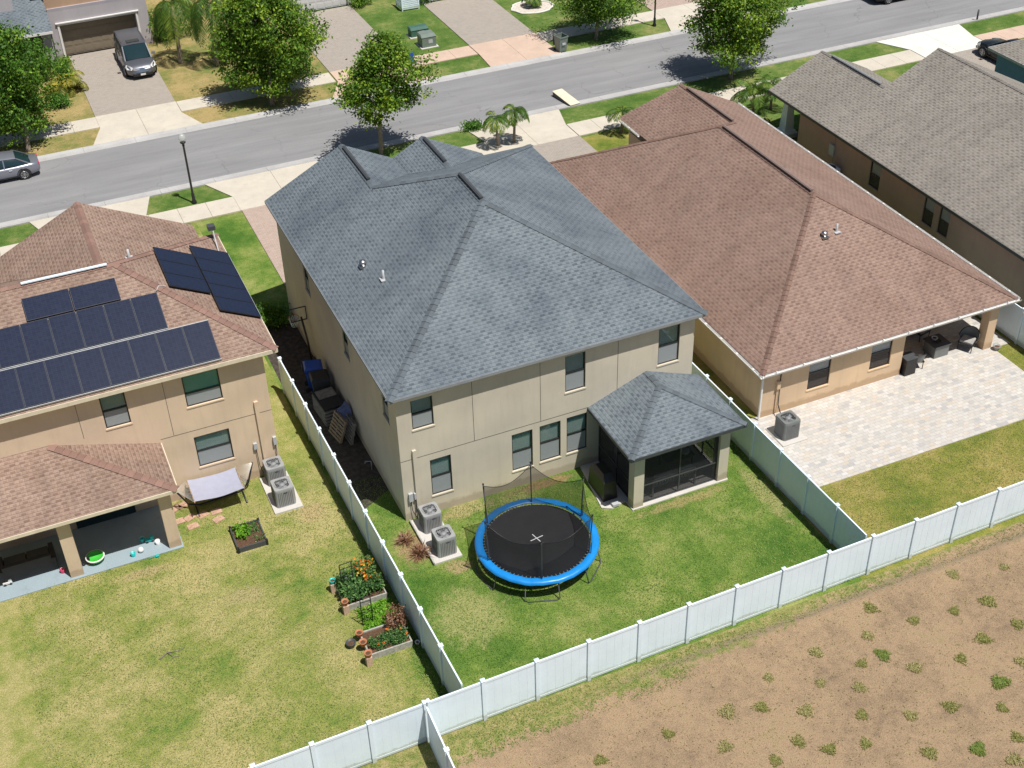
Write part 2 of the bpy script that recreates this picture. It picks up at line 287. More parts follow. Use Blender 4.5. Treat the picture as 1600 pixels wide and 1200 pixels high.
def m_field():
    m, N, L, B = newmat('field'); co = coords(N, L)
    sep = nd(N, 'ShaderNodeSeparateXYZ'); L.new(co, sep.inputs[0])
    big = noise(N, L, co, .45, 6, .65); mid = noise(N, L, co, 3.0, 6, .75); fine = noise(N, L, co, 24, 4, .8)
    dirt = ramp(N, L, math_(N, L, 'ADD', math_(N, L, 'MULTIPLY', big, .55), math_(N, L, 'MULTIPLY', mid, .45)),
                [(.34, (.17, .125, .085)), (.45, (.265, .19, .12)), (.56, (.33, .235, .145)), (.68, (.26, .215, .11))])
    gr = ramp(N, L, mid, [(.35, (.10, .15, .035)), (.5, (.21, .21, .07)), (.65, (.32, .26, .13))])
    # grassy margin along the fence, ragged by noise, wider towards the left
    wd = math_(N, L, 'MULTIPLY', sep.outputs[0], -.055)
    d = math_(N, L, 'SUBTRACT', -10.75, sep.outputs[1])
    d = math_(N, L, 'SUBTRACT', d, wd)
    d = math_(N, L, 'ADD', d, math_(N, L, 'MULTIPLY', math_(N, L, 'SUBTRACT', mid, .5), 2.2))
    d = math_(N, L, 'ADD', d, math_(N, L, 'MULTIPLY', math_(N, L, 'SUBTRACT', big, .5), 2.0))
    f = ramp(N, L, d, [(0.0, (0, 0, 0)), (.35, (1, 1, 1))])
    a = mix(N, L, f, gr, dirt)
    # raised rut of thatch that runs a metre outside the fence
    r = math_(N, L, 'ABSOLUTE', math_(N, L, 'ADD', math_(N, L, 'ADD', sep.outputs[1], 10.42), math_(N, L, 'MULTIPLY', math_(N, L, 'SUBTRACT', big, .5), .5)))
    rut = ramp(N, L, r, [(.05, (.8, .8, .8)), (.22, (0, 0, 0))])
    xr = ramp(N, L, math_(N, L, 'DIVIDE', sep.outputs[0], 14), [(.1, (0, 0, 0)), (.45, (1, 1, 1))])
    a = mix(N, L, math_(N, L, 'MULTIPLY', rut, math_(N, L, 'MULTIPLY', xr, ramp(N, L, mid, [(.38, (0, 0, 0)), (.52, (1, 1, 1))]))), a, (.20, .16, .11))
    a = mix(N, L, 1.0, a, ramp(N, L, fine, [(.3, (.6, .6, .6)), (.5, (1, 1, 1)), (.7, (1.35, 1.3, 1.25))]), 'MULTIPLY')
    L.new(a, B.inputs['Base Color']); B.inputs['Roughness'].default_value = .95; B.inputs['Specular IOR Level'].default_value = .1
    bump(N, L, B, fine, .6, .04); return m
MT['field'] = m_field()

# ------------------------------------------------------------ mesh helpers
class MB:
    def __init__(s): s.v = []; s.f = []; s.uv = []; s.mi = []; s.sm = []; s.subs = []
    def face(s, pts, uv=None, mi=0, smooth=False):
        b = len(s.v); s.v += [tuple(p) for p in pts]; s.f.append(tuple(range(b, b+len(pts)))); s.uv.append(uv); s.mi.append(mi); s.sm.append(smooth)
    def faces(s, vs, fs, mi=0, smooth=False, uvs=None):
        b = len(s.v); s.v += [tuple(p) for p in vs]
        for k, f in enumerate(fs): s.f.append(tuple(b+i for i in f)); s.uv.append(uvs[k] if uvs else None); s.mi.append(mi); s.sm.append(smooth)
        return s
    def box(s, x0, x1, y0, y1, z0, z1, mi=0, m=None):
        vs = [Vector((x, y, z)) for z in (z0, z1) for y in (y0, y1) for x in (x0, x1)]
        if m is not None: vs = [m @ v for v in vs]
        return s.faces(vs, [(0, 2, 3, 1), (4, 5, 7, 6), (0, 1, 5, 4), (2, 6, 7, 3), (0, 4, 6, 2), (1, 3, 7, 5)], mi)
    def beam(s, a, b, w=.05, h=None, mi=0):      # rectangular bar from a to b
        a = Vector(a); b = Vector(b); d = b-a; L_ = d.length
        if L_ < 1e-6: return s
        q = d.to_track_quat('Y', 'Z').to_matrix().to_4x4(); q.translation = a; h = h or w
        return s.box(-w/2, w/2, 0, L_, -h/2, h/2, mi, q)
    def tube(s, pts, rads, n=8, mi=0, cap=True, smooth=True):
        pts = [Vector(p) for p in pts]
        if isinstance(rads, (int, float)): rads = [rads]*len(pts)
        b = len(s.v); up = None
        for i, p in enumerate(pts):
            d = (pts[min(i+1, len(pts)-1)]-pts[max(i-1, 0)]).normalized()
            if up is None: up = Vector((0, 0, 1)) if abs(d.z) < .9 else Vector((1, 0, 0))
            x = d.cross(up).normalized(); y = x.cross(d).normalized(); up = y
            for k in range(n):
                a = 2*math.pi*k/n; s.v.append(tuple(p+(x*math.cos(a)+y*math.sin(a))*rads[i]))
        for i in range(len(pts)-1):
            for k in range(n):
                k2 = (k+1) % n; s.f.append((b+i*n+k, b+i*n+k2, b+(i+1)*n+k2, b+(i+1)*n+k)); s.uv.append(None); s.mi.append(mi); s.sm.append(smooth)
        if cap:
            for i, rv in ((0, True), (len(pts)-1, False)):
                r_ = list(range(b+i*n, b+i*n+n)); s.f.append(tuple(reversed(r_) if rv else r_)); s.uv.append(None); s.mi.append(mi); s.sm.append(False)
        return s
    def lathe(s, prof, c=(0, 0, 0), n=20, mi=0, smooth=True):
        b = len(s.v)
        for r_, z in prof:
            for k in range(n):
                a = 2*math.pi*k/n; s.v.append((c[0]+r_*math.cos(a), c[1]+r_*math.sin(a), c[2]+z))
        for i in range(len(prof)-1):
            for k in range(n):
                k2 = (k+1) % n; s.f.append((b+i*n+k, b+i*n+k2, b+(i+1)*n+k2, b+(i+1)*n+k)); s.uv.append(None); s.mi.append(mi); s.sm.append(smooth)
        return s
    def prism(s, poly, z0, z1, mi=0):
        n = len(poly); vs = [(x, y, z0) for x, y in poly]+[(x, y, z1) for x, y in poly]
        return s.faces(vs, [tuple(reversed(range(n))), tuple(range(n, 2*n))]+[(i, (i+1) % n, n+(i+1) % n, n+i) for i in range(n)], mi)
    def build(s, name, mats, parent=None, loc=None):
        if s.subs: return [q.build(name, mats, parent, loc) for q in s.subs][0]
        me = bpy.data.meshes.new(name)
        off = Vector(loc) if loc is not None else Vector((0, 0, 0))
        if parent is not None and loc is None: off = PW.get(parent.name, Vector((0, 0, 0)))
        vs = [(x-off.x, y-off.y, z-off.z) for x, y, z in s.v]
        me.from_pydata(vs, [], s.f)
        if any(u is not None for u in s.uv):
            ul = me.uv_layers.new(name='UVMap'); k = 0; arr = []
            for f, u in zip(s.f, s.uv):
                arr += [c for q in (u or [(0, 0)]*len(f)) for c in q]
            ul.data.foreach_set('uv', arr)
        if not isinstance(mats, (list, tuple)): mats = [mats]
        for m in mats: me.materials.append(MT[m] if isinstance(m, str) else m)
        me.polygons.foreach_set('material_index', s.mi); me.polygons.foreach_set('use_smooth', s.sm); me.update()
        o = bpy.data.objects.new(name, me); COL.objects.link(o)
        if parent is not None:
            o.parent = parent; PW[o.name] = off
        else: o.location = off
        return o
PW = {}      # world origin of each parent (none are rotated at build time)
def tag(o, label=None, cat=None, group=None, kind=None):
    for k, v in (('label', label), ('category', cat), ('group', group), ('kind', kind)):
        if v: o[k] = v
    return o
def thing(name, label, cat, loc=(0, 0, 0), group=None):
    o = bpy.data.objects.new(name, None); COL.objects.link(o); o.location = loc; o.empty_display_size = .2
    PW[o.name] = Vector(loc); return tag(o, label, cat, group)
def copy_tree(o, parent=None):
    c = o.copy(); COL.objects.link(c); c.parent = parent
    for ch in list(o.children): copy_tree(ch, c)
    return c
def clone(o, loc, rz=0, label=None, s=None):
    c = copy_tree(o); c.location = loc; c.rotation_euler = (0, 0, rz)
    if s: c.scale = (s, s, s)
    if label: c['label'] = label
    return c
def struct(name, mb, mat, label=None):
    o = mb.build(name, mat); o['kind'] = 'structure'
    if label: o['label'] = label
    return o
def npmesh(name, V, F4, mat, parent=None, loc=(0, 0, 0), uvu=None):
    """big quad mesh from numpy: V (n*4,3); every leaf gets one uv value"""
    me = bpy.data.meshes.new(name); n = len(V)//F4
    me.vertices.add(len(V)); me.vertices.foreach_set('co', np.asarray(V, np.float32).ravel())
    me.loops.add(len(V)); me.loops.foreach_set('vertex_index', np.arange(len(V), dtype=np.int32))
    me.polygons.add(n); me.polygons.foreach_set('loop_start', np.arange(0, len(V), F4, dtype=np.int32))
    if uvu is not None:
        ul = me.uv_layers.new(name='UVMap'); uu = np.repeat(uvu, F4); ul.data.foreach_set('uv', np.stack([uu, uu*0+.5], 1).astype(np.float32).ravel())
    me.update(); me.validate(); me.materials.append(MT[mat])
    o = bpy.data.objects.new(name, me); COL.objects.link(o); o.location = loc
    if parent is not None: o.parent = parent
    return o

# ------------------------------------------------------------ ground, road, pavements
def rect(x0, x1, y0, y1): return [(x0, y0), (x1, y0), (x1, y1), (x0, y1)]
def sheet(name, poly, z, mat, label=None):
    mb = MB(); mb.face([(x, y, z) for x, y in poly]); return struct(name, mb, mat, label)
def slab(name, poly, z, mat, label=None):
    mb = MB(); mb.prism(poly, -.05, z); return struct(name, mb, mat, label)
sheet('ground', rect(-400, 400, -400, 400), -.012, 'lawn_dry')
YF = -9.86
sheet('field', rect(-60, 90, -60, YF), -.004, 'field')
sheet('lawn', rect(-2.0, 13.55, YF, 26.5), 0, 'lawn_main', 'green back lawn between the two white side fences')
sheet('lawn', rect(-24, -2.0, YF, 26.5), 0, 'lawn_left', 'yellowing lawn behind the house with solar panels')
sheet('lawn', rect(13.55, 28.4, YF, 26.5), 0, 'lawn_right', 'olive lawn beside the paved patio')
sheet('lawn', rect(28.4, 70, YF, 26.5), 0, 'lawn_front')
sheet('lawn', rect(-24, 70, 26.5, 31.0), 0, 'lawn_front', 'verge strip on the near side of the road')
sheet('lawn', rect(-24, 10.5, 38.0, 60), 0, 'lawn_dry', 'patchy front lawn across the road')
sheet('lawn', rect(10.5, 70, 38.0, 60), 0, 'lawn_front')
# road with rolled kerbs of real height
sheet('road', rect(-120, 160, 31.0, 37.9), .006, 'asphalt')
def kerb(y0, s):
    mb = MB(); prof = [(0, .012), (.42, .02), (.52, .05), (.62, .075), (.68, .075), (.68, -.05)]
    for i in range(-30, 70):
        x0, x1 = i*3.0+.006, (i+1)*3.0-.006
        for (a, za), (b, zb) in zip(prof, prof[1:]):
            q = [(x0, y0+s*a, za), (x1, y0+s*a, za), (x1, y0+s*b, zb), (x0, y0+s*b, zb)]
            mb.face(q if s > 0 else q[::-1])
    return mb
struct('kerb', kerb(31.18, -1), 'gutter'); struct('kerb', kerb(37.68, 1), 'gutter')
def walk(x0, x1, y0, y1, mat, step=1.52):
    mb = MB(); n = max(1, round((x1-x0)/step)); s = (x1-x0)/n
    for i in range(n): mb.prism(rect(x0+i*s+.008, x0+(i+1)*s-.008, y0, y1), -.05, .055)
    return struct('sidewalk', mb, mat)
walk(-24, .45, 26.7, 28.42, 'conc'); walk(5.7, 15.3, 26.7, 28.42, 'conc'); walk(20.5, 45.3, 26.7, 28.42, 'conc'); walk(50.5, 70, 26.7, 28.42, 'conc_pink')
walk(-24, -4.62, 40.75, 42.35, 'conc'); walk(.32, 10.2, 40.75, 42.35, 'conc'); walk(15.4, 20.0, 40.75, 42.35, 'conc_pink'); walk(24.95, 34, 40.75, 42.35, 'conc'); walk(39, 70, 40.75, 42.35, 'conc')
def apron(xa0, xa1, xb0, xb1, y0, y1, mat, label):   # xa: at the walk, xb: at the kerb
    mb = MB(); xm = (xa0+xa1)/2; xn = (xb0+xb1)/2; ym = y0 + (y1-y0)*.45
    yw = y0+(y1-y0)*.44
    L_ = [(xa0, y0), (xm-.008, y0), (xm-.008, y1 if xb0 == xa0 else y1), (xb0, y1), (xa0, yw)]
    if y1 > y0: mb.prism(L_, -.05, .06); mb.prism([(xm+.008, y0), (xa1, y0), (xa1, yw), (xb1, y1), (xm+.008, y1)], -.05, .06)
    else:
        mb.prism(L_[::-1], -.05, .06); mb.prism([(xm+.008, y0), (xa1, y0), (xa1, yw), (xb1, y1), (xm+.008, y1)][::-1], -.05, .06)
    return struct('driveway_apron', mb, mat, label)
apron(-9.3, -4.25, -10, -3.65, 26.7, 30.5, 'conc', 'pale concrete apron in front of the house with solar panels')
apron(.45, 5.7, -.6, 6.6, 26.7, 30.5, 'conc', 'pale concrete apron in front of the grey roofed house')
apron(15.3, 20.45, 14.9, 21.0, 26.7, 30.5, 'conc', 'pale concrete apron in front of the brown roofed house')
apron(45.35, 50.45, 44.2, 51, 26.7, 30.5, 'conc_white', 'bright white concrete apron at the right')
apron(-4.62, .3, -5.4, 1.1, 42.4, 38.34, 'conc', 'pale concrete apron below the parked minivan')
apron(10.3, 15.3, 9.2, 16.1, 42.4, 38.34, 'conc_pink', 'pink concrete apron behind the street tree')
apron(20.05, 24.9, 19.9, 24.95, 42.4, 38.34, 'conc_pink', 'pink concrete apron beside the wheeled bin')
apron(34, 39, 33.2, 40, 42.4, 38.34, 'conc', 'pale concrete apron right of the street lamp')
slab('driveway', rect(-9.2, -4.3, 18, 26.7), .05, 'drive_pink'); slab('driveway', rect(.5, 5.6, 15.9, 26.7), .05, 'drive_pink')
slab('driveway', rect(15.4, 20.5, 20, 26.7), .05, 'drive'); slab('driveway', rect(45.35, 50.4, 20.8, 26.7), .05, 'drive')
slab('driveway', rect(-4.62, .28, 42.4, 53.1), .05, 'drive', 'grey paver driveway under the minivan'); slab('driveway', rect(10.3, 15.28, 42.4, 53.4), .05, 'drive')
slab('driveway', rect(20.08, 24.88, 42.4, 51.2), .05, 'drive'); slab('driveway', rect(34, 39, 42.4, 52), .05, 'drive_pink')
slab('patio', [(13.75, -5.05), (27.25, -5.15), (27.25, -.6), (28.2, -.6), (28.2, 5), (22.3, 5), (22.3, -.3), (13.75, -.3)], .03, 'patio', 'pale multicoloured paver patio behind the brown roofed house')
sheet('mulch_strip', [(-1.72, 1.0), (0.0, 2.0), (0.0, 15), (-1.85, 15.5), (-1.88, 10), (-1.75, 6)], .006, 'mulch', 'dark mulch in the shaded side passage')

# ------------------------------------------------------------ building helpers
def wmat(p0, p1):
    d = Vector((p1[0]-p0[0], p1[1]-p0[1], 0)).normalized(); inn = Vector((-d.y, d.x, 0))
    m = Matrix((d, inn, Vector((0, 0, 1)))).transposed().to_4x4(); m.translation = Vector((p0[0], p0[1], 0)); return m
def wall(mb, p0, p1, z0, z1, ops=(), mi=0, rev=.12, top=None):
    m = wmat(p0, p1); L_ = math.hypot(p1[0]-p0[0], p1[1]-p0[1])
    us = sorted({0, L_} | {o[0] for o in ops} | {o[1] for o in ops}); vs = sorted({z0, z1} | {o[2] for o in ops} | {o[3] for o in ops})
    for a, b in zip(us, us[1:]):
        for c, d in zip(vs, vs[1:]):
            if any(o[0] <= (a+b)/2 <= o[1] and o[2] <= (c+d)/2 <= o[3] for o in ops): continue
            mb.face([m @ Vector(q) for q in ((a, 0, c), (b, 0, c), (b, 0, d), (a, 0, d))], mi=mi)
    for a, b, c, d in ops:
        for q in (((a, 0, c), (b, 0, c), (b, rev, c), (a, rev, c)), ((a, 0, d), (a, rev, d), (b, rev, d), (b, 0, d)),
                  ((a, 0, c), (a, rev, c), (a, rev, d), (a, 0, d)), ((b, 0, c), (b, 0, d), (b, rev, d), (b, rev, c))):
            mb.face([m @ Vector(t) for t in q], mi=mi)
def window(par, p0, p1, op, shade=.5, top='glass', screen='screenw', stuc='stuc_main', label=None, blindmat='blind', halfscreen=.5):
    a, b, c, d = op; m = wmat(p0, p1); mid = c+(d-c)*halfscreen; f = .045
    fr = MB()
    for bx in ((a, a+f, .05, .115, c, d), (b-f, b, .05, .115, c, d), (a+f, b-f, .05, .115, c, c+f), (a+f, b-f, .05, .115, d-f, d), (a+f, b-f, .045, .11, mid-.025, mid+.025)): fr.box(*bx, m=m)
    w = fr.build('window', 'bronze', par)
    if label: w['label'] = label
    sub = lambda bx, nm, mt: MB().box(*bx, m=m).build(nm, mt, w)
    sub((a+f, b-f, .085, .09, mid+.025, d-f), 'pane', top); sub((a+f, b-f, .088, .093, c+f, mid-.025), 'pane', 'glass')
    if screen: sub((a+f, b-f, .062, .064, c+f, mid-.025), 'insect_screen', screen)
    h = d-c
    if shade > 0: sub((a+.02, b-.02, .125, .13, d-.03-(h-.06)*shade, d-.03), 'blind', blindmat)
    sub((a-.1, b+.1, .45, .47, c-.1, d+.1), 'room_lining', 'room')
    sub((a-.03, b+.03, -.025, .11, c-.06, c-.002), 'sill', stuc)
    return w
def roof_face(mb, pts, mi=0, flip=False):
    P = [Vector(p) for p in pts]; n = (P[1]-P[0]).cross(P[2]-P[0]).normalized()
    if n.z < 0: P = P[::-1]; n = -n
    v = (Vector((0, 0, 1))-n*n.z).normalized(); u = v.cross(n)
    mb.face(P, [(p.dot(u)+50, p.dot(v)+50) for p in P], mi)
def caps(mb, A, B, n1, n2, w=.165, step=.27, t=.022):
    q_ = MB(); mb.subs.append(q_); mb = q_
    A = Vector(A); B = Vector(B); d = (B-A).normalized(); L_ = (B-A).length; n = max(1, int(L_/step)); s = L_/n
    s1 = Vector(n1).normalized().cross(d).normalized(); s2 = Vector(n2).normalized().cross(d).normalized()
    if s1.z > 0: s1 = -s1
    if s2.z > 0: s2 = -s2
    up = (Vector(n1).normalized()+Vector(n2).normalized()).normalized()
    for k in range(n):
        h0 = .018; h1 = .018+t
        a = A+d*(k*s); b = A+d*((k+1)*s); uvx = rnd.randint(0, 400)
        for sd in (s1, s2):
            q = [a+up*h1, b+up*h0, b+up*h0+sd*w, a+up*h1+sd*w]
            nn = (q[1]-q[0]).cross(q[2]-q[0]); uv = [(uvx+.5, .5)]*4
            mb.face(q if nn.dot(up) > 0 else q[::-1], uv)
        e = [a+up*h1, a+up*h1+s1*w, a+up*(h0-.016)+s1*w, a+up*(h0-.016)]; mb.face(e, [(uvx+.5, .5)]*4)
        e = [a+up*h1, a+up*h1+s2*w, a+up*(h0-.016)+s2*w, a+up*(h0-.016)]; mb.face(e, [(uvx+.5, .5)]*4)
def plane_n(pts):
    P = [Vector(p) for p in pts]; n = (P[1]-P[0]).cross(P[2]-P[0]).normalized(); return n if n.z > 0 else -n
def fascia(mb, pts, h=.16, t=.03):
    # boards hung below an open run of eave points
    for a, b in zip(pts, pts[1:]):
        a = Vector(a); b = Vector(b); d = (b-a).normalized(); n = Vector((d.y, -d.x, 0)).normalized()*t
        vs = [a, b, b-Vector((0, 0, h)), a-Vector((0, 0, h))]; vs = vs+[v+n for v in vs]
        mb.faces(vs, [(0, 1, 2, 3), (7, 6, 5, 4), (0, 4, 5, 1), (3, 2, 6, 7), (0, 3, 7, 4), (1, 5, 6, 2)])
def ventstrip(par, A, B, mat, w=.15, h=.05):
    A = Vector(A); B = Vector(B); mb = MB(); mb.beam(A+Vector((0, 0, .05)), B+Vector((0, 0, .05)), w, h)
    mb.beam(A+Vector((0, 0, .085)), B+Vector((0, 0, .085)), w*.45, .02); return mb.build('ridge_vent', mat, par)
def pipevent(par, x, y, z, kind):
    mb = MB()
    if kind: mb.box(x-.16, x+.16, y-.18, y+.14, z-.01, z+.03); mb.lathe([(.11, 0), (.10, .12), (.15, .14), (.13, .24), (.0, .27)], (x, y, z), 12)
    else: mb.box(x-.14, x+.14, y-.16, y+.14, z-.02, z+.02); mb.lathe([(.07, 0), (.05, .1), (.045, .38), (0, .385)], (x, y, z), 12)
    return mb.build('roof_vent', 'steel' if kind else 'ltgrey', par)
def seams(par, p0, p1, hs, vs, mat='darkgrey'):
    mb = MB(); m = wmat(p0, p1)
    for u0, u1, z in hs: mb.box(u0, u1, -.004, .004, z-.009, z+.009, m=m)
    for u, z0, z1 in vs: mb.box(u-.008, u+.008, -.0055, .004, z0, z1, m=m)
    return mb.build('control_joint', mat, par)

# ------------------------------------------------------------ main grey-roofed house
W_, D_, HE, RZ = 12.16, 15.7, 5.96, 9.2
ov = .31
H = thing('house', 'two-storey beige stucco house with grey shingle hip roof and screened rear porch', 'house', (0, 0, 0))
rear = ((0, 0), (W_, 0)); leftw = ((0, D_), (0, 0)); rightw = ((W_, 0), (W_, D_)); front = ((W_, D_), (0, D_))
ZC = HE-.13
opR = [(.57, 1.40, 4.16, 5.46), (6.66, 7.5, 3.86, 5.52), (10.6, 11.52, 3.88, 5.56), (1.12, 1.95, .84, 2.56), (4.42, 5.28, .82, 2.6), (5.58, 6.46, .86, 2.62), (6.72, 7.6, .88, 2.64)]
opL = [(D_-11.66, D_-10.9, 3.75, 5.0), (D_-6.33, D_-5.6, 3.8, 5.0), (D_-1.6, D_-.92, 4.0, 5.25)]
mb = MB(); wall(mb, *rear, -.05, ZC, opR); wall(mb, *leftw, -.05, ZC, opL); wall(mb, *rightw, -.05, ZC); wall(mb, *front, -.05, ZC, [(7.2, 12.0, 0, 2.2)])
mb.build('wall', 'stuc_main', H)
for k, o in enumerate(opR): window(H, *rear, o, shade=1, blindmat='blind')
for o in opL: window(H, *leftw, o, shade=.55)
seams(H, *rear, [(0, W_, 2.86)], [(2.92, 2.87, ZC), (5.63, 2.87, ZC), (8.86, 3.0, ZC)])
eL, eR, eB, eF = -ov, W_+ov, -ov, 15.75
rx = 6.08; ry0 = 6.08; ry1 = 8.6
A_ = (rx, ry0, RZ); B_ = (rx, ry1, RZ)
sl = (RZ-HE)/(rx-eL)
gx, gz, gy = 3.42, HE+sl*(3.42+ov), 16.0      # left front gable ridge
fs = (RZ-HE)/(eF-ry1); gyr = ry1+(RZ-gz)/fs    # where that ridge meets the front slope
mx, mz = 7.2, 7.42; myr = ry1+(RZ-mz)/fs
hipL = (gx, gyr, gz)
mb = MB()
roof_face(mb, [(eL, eB, HE), (eR, eB, HE), A_])
roof_face(mb, [(eR, eB, HE), (eR, eF, HE), B_, A_])
roof_face(mb, [(eL, eB, HE), A_, B_, hipL, (gx, gy, gz), (eL, gy, HE)])
roof_face(mb, [B_, (eR, eF, HE), (gx, eF, HE), (gx, gyr, gz)])
gR = gx+(gz-HE)/sl
roof_face(mb, [(gx, gyr, gz), (gR, eF, HE+.012), (gR, gy, HE), (gx, gy, gz)])
ml, mr = mx-(mz-HE)/sl, mx+(mz-HE)/sl
roof_face(mb, [(mx, myr, mz+.01), (mx, gy, mz), (ml, gy, HE), (ml, eF, HE+.01)])
roof_face(mb, [(mx, myr, mz+.01), (mx, gy, mz), (mr, gy, HE), (mr, eF, HE+.01)])
RF = mb.build('roof', 'sh_main', H)
mb = MB(); n_r = plane_n([(eL, eB, HE), (eR, eB, HE), A_]); n_l = plane_n([(eL, eB, HE), A_, B_]); n_e = plane_n([(eR, eB, HE), A_, B_]); n_f = plane_n([B_, (eR, eF, HE), (gx, eF, HE)])
caps(mb, (eL, eB, HE), A_, n_r, n_l); caps(mb, (eR, eB, HE), A_, n_r, n_e); caps(mb, A_, B_, n_l, n_e); caps(mb, (eR, eF, HE), B_, n_e, n_f)
caps(mb, hipL, B_, n_l, n_f); caps(mb, (gx, gy, gz), hipL, n_l, n_e); caps(mb, (mx, gy, mz), (mx, myr, mz), n_l, n_e)
mb.build('hip_cap', 'cap_main', RF)
ventstrip(RF, (rx, ry0+.1, RZ+.03), (rx, ry1-.15, RZ+.03), 'darkgrey'); ventstrip(RF, (gx, 12.2, gz+.03), (gx, 15.6, gz+.03), 'darkgrey'); ventstrip(RF, (mx, 13.1, mz+.03), (mx, 15.7, mz+.03), 'darkgrey')
pipevent(RF, 1.42, 7.33, 6.84, True); pipevent(RF, 1.75, 5.8, 7.0, False)
mb = MB(); fascia(mb, [(eL, gy, HE), (eL, eB, HE), (eR, eB, HE), (eR, eF, HE), (gR, eF, HE)], .12, .015); mb.build('fascia', 'grey', H)
mb = MB(); mb.face([(eL, eB, HE-.14), (eL, eF, HE-.14), (eR, eF, HE-.14), (eR, eB, HE-.14)]); mb.build('soffit', 'stuc_main', H)
mb = MB(); mb.face([(eL, D_+.1, HE-.1), (gR, D_+.1, HE-.1), (gx, D_+.1, gz-.05)][::-1]); mb.face([(ml, D_+.12, HE-.1), (mr, D_+.12, HE-.1), (mx, D_+.12, mz-.05)][::-1]); mb.build('gable_wall', 'stuc_main', H)
MB().box(.46, .60, -.09, -.002, .5, 3.28).build('conduit_cover', 'stuc_main', H)
mb = MB(); mb.box(.17, .33, -.11, -.002, .95, 1.32); mb.box(.38, .5-.05, -.11, -.002, 1.0, 1.28)
ebx = mb.build('electrical_box', 'ltgrey', H)
mb = MB(); mb.tube([(.25, -.06, .95), (.26, -.07, .5), (.4, -.2, .12)], .015, 6); mb.tube([(.42, -.06, 1.0), (.44, -.08, .45), (.55, -.4, .3)], .015, 6); mb.tube([(.53, -.05, .5), (.5, -.2, .2), (.52, -.5, .3)], .025, 6); mb.build('cable', 'black', H)
# screened rear porch
px0, px1, py = 8.0, 12.1, -3.12; PZ = 2.86
mb = MB()
mb.box(px0, px0+.42, py, py+.42, -.05, PZ-.12); mb.box(px1-.42, px1, py, py+.42, -.05, PZ-.12); mb.box(px0+.42, px1-.42, py+.002, py+.3, 2.42, PZ-.12)
mb.box(px0+.002, px0+.3, py+.42, -.002, 2.42, PZ-.12); mb.box(px1-.3, px1-.002, py+.42, -.002, 2.42, PZ-.12)
PO = mb.build('porch', 'stuc_main', H)
ax, ay, az_ = 10.1, -1.05, 3.80; el_, er_, ef_ = 7.62, 12.5, -3.5
mb = MB(); roof_face(mb, [(el_, ef_, PZ), (er_, ef_, PZ), (ax, ay, az_)]); roof_face(mb, [(el_, ef_, PZ), (ax, ay, az_), (ax, -.003, az_), (el_, -.003, PZ)]); roof_face(mb, [(er_, ef_, PZ), (ax, ay, az_), (ax, -.003, az_), (er_, -.003, PZ)])
pr_ = mb.build('porch_roof', 'sh_main', PO)
mb = MB(); n1 = plane_n([(el_, ef_, PZ), (er_, ef_, PZ), (ax, ay, az_)]); n2 = plane_n([(el_, ef_, PZ), (ax, ay, az_), (ax, 0, az_)]); n3 = plane_n([(er_, ef_, PZ), (ax, ay, az_), (ax, 0, az_)])
caps(mb, (el_, ef_, PZ), (ax, ay, az_), n1, n2, .13); caps(mb, (er_, ef_, PZ), (ax, ay, az_), n1, n3, .13); caps(mb, (ax, ay, az_), (ax, -.05, az_), n2, n3, .13); mb.build('porch_hip_cap', 'cap_main', PO)
mb = MB(); fascia(mb, [(el_, -.01, PZ), (el_, ef_, PZ), (er_, ef_, PZ), (er_, -.01, PZ)], .14); mb.build('porch_fascia', 'darkgrey', PO)
mb = MB(); mb.face([(el_, ef_, PZ-.12), (el_, -.01, PZ-.12), (er_, -.01, PZ-.12), (er_, ef_, PZ-.12)]); mb.build('porch_soffit', 'grey', PO)
mb = MB(); mb.prism([(px0-.05, py-.06), (px1+.03, py-.06), (px1+.03, -.002), (7.3, -.002), (6.95, -2.55), (7.3, -2.75), (px0-.05, -2.6)], -.05, .05); mb.build('porch_slab', 'pad', PO)
mb = MB(); x0, x1 = px0+.42, px1-.42; ys = py+.12
for b_ in ((x0, x0+.05, 0, 2.42), (x1-.05, x1, 0, 2.42), (10.0, 10.05, .1, 2.37)): mb.box(b_[0], b_[1], ys, ys+.05, b_[2]+.05, b_[3])
for z in (.05, .88, 2.37): mb.box(x0+.05, x1-.05, ys+.003, ys+.047, z, z+.05)
for yy in (py+.42, -1.5, -.06):
    mb.box(px0+.1, px0+.15, yy, yy+.05, .05, 2.42); mb.box(px1-.15, px1-.1, yy, yy+.05, .05, 2.42)
for z in (.05, .88, 2.37): mb.box(px0+.103, px0+.147, py+.47, -.06, z, z+.05); mb.box(px1-.147, px1-.103, py+.47, -.06, z, z+.05)
mb.build('screen_frame', 'darkgrey', PO)
for bx in ((x0, x1, ys+.02, ys+.022, .1, 2.4), (px0+.12, px0+.122, py+.42, -.01, .1, 2.4), (px1-.122, px1-.12, py+.42, -.01, .1, 2.4)): MB().box(*bx).build('screen', 'lanai', PO)
mb = MB(); mb.box(8.9, 11.4, -.03, -.004, .06, 2.2); mb.build('sliding_door', 'carglass', PO)
mb = MB(); mb.box(11.4, 11.5, -.04, -.002, .06, 2.25); mb.box(8.8, 8.9, -.04, -.002, .06, 2.25); mb.build('door_frame', 'white', PO)

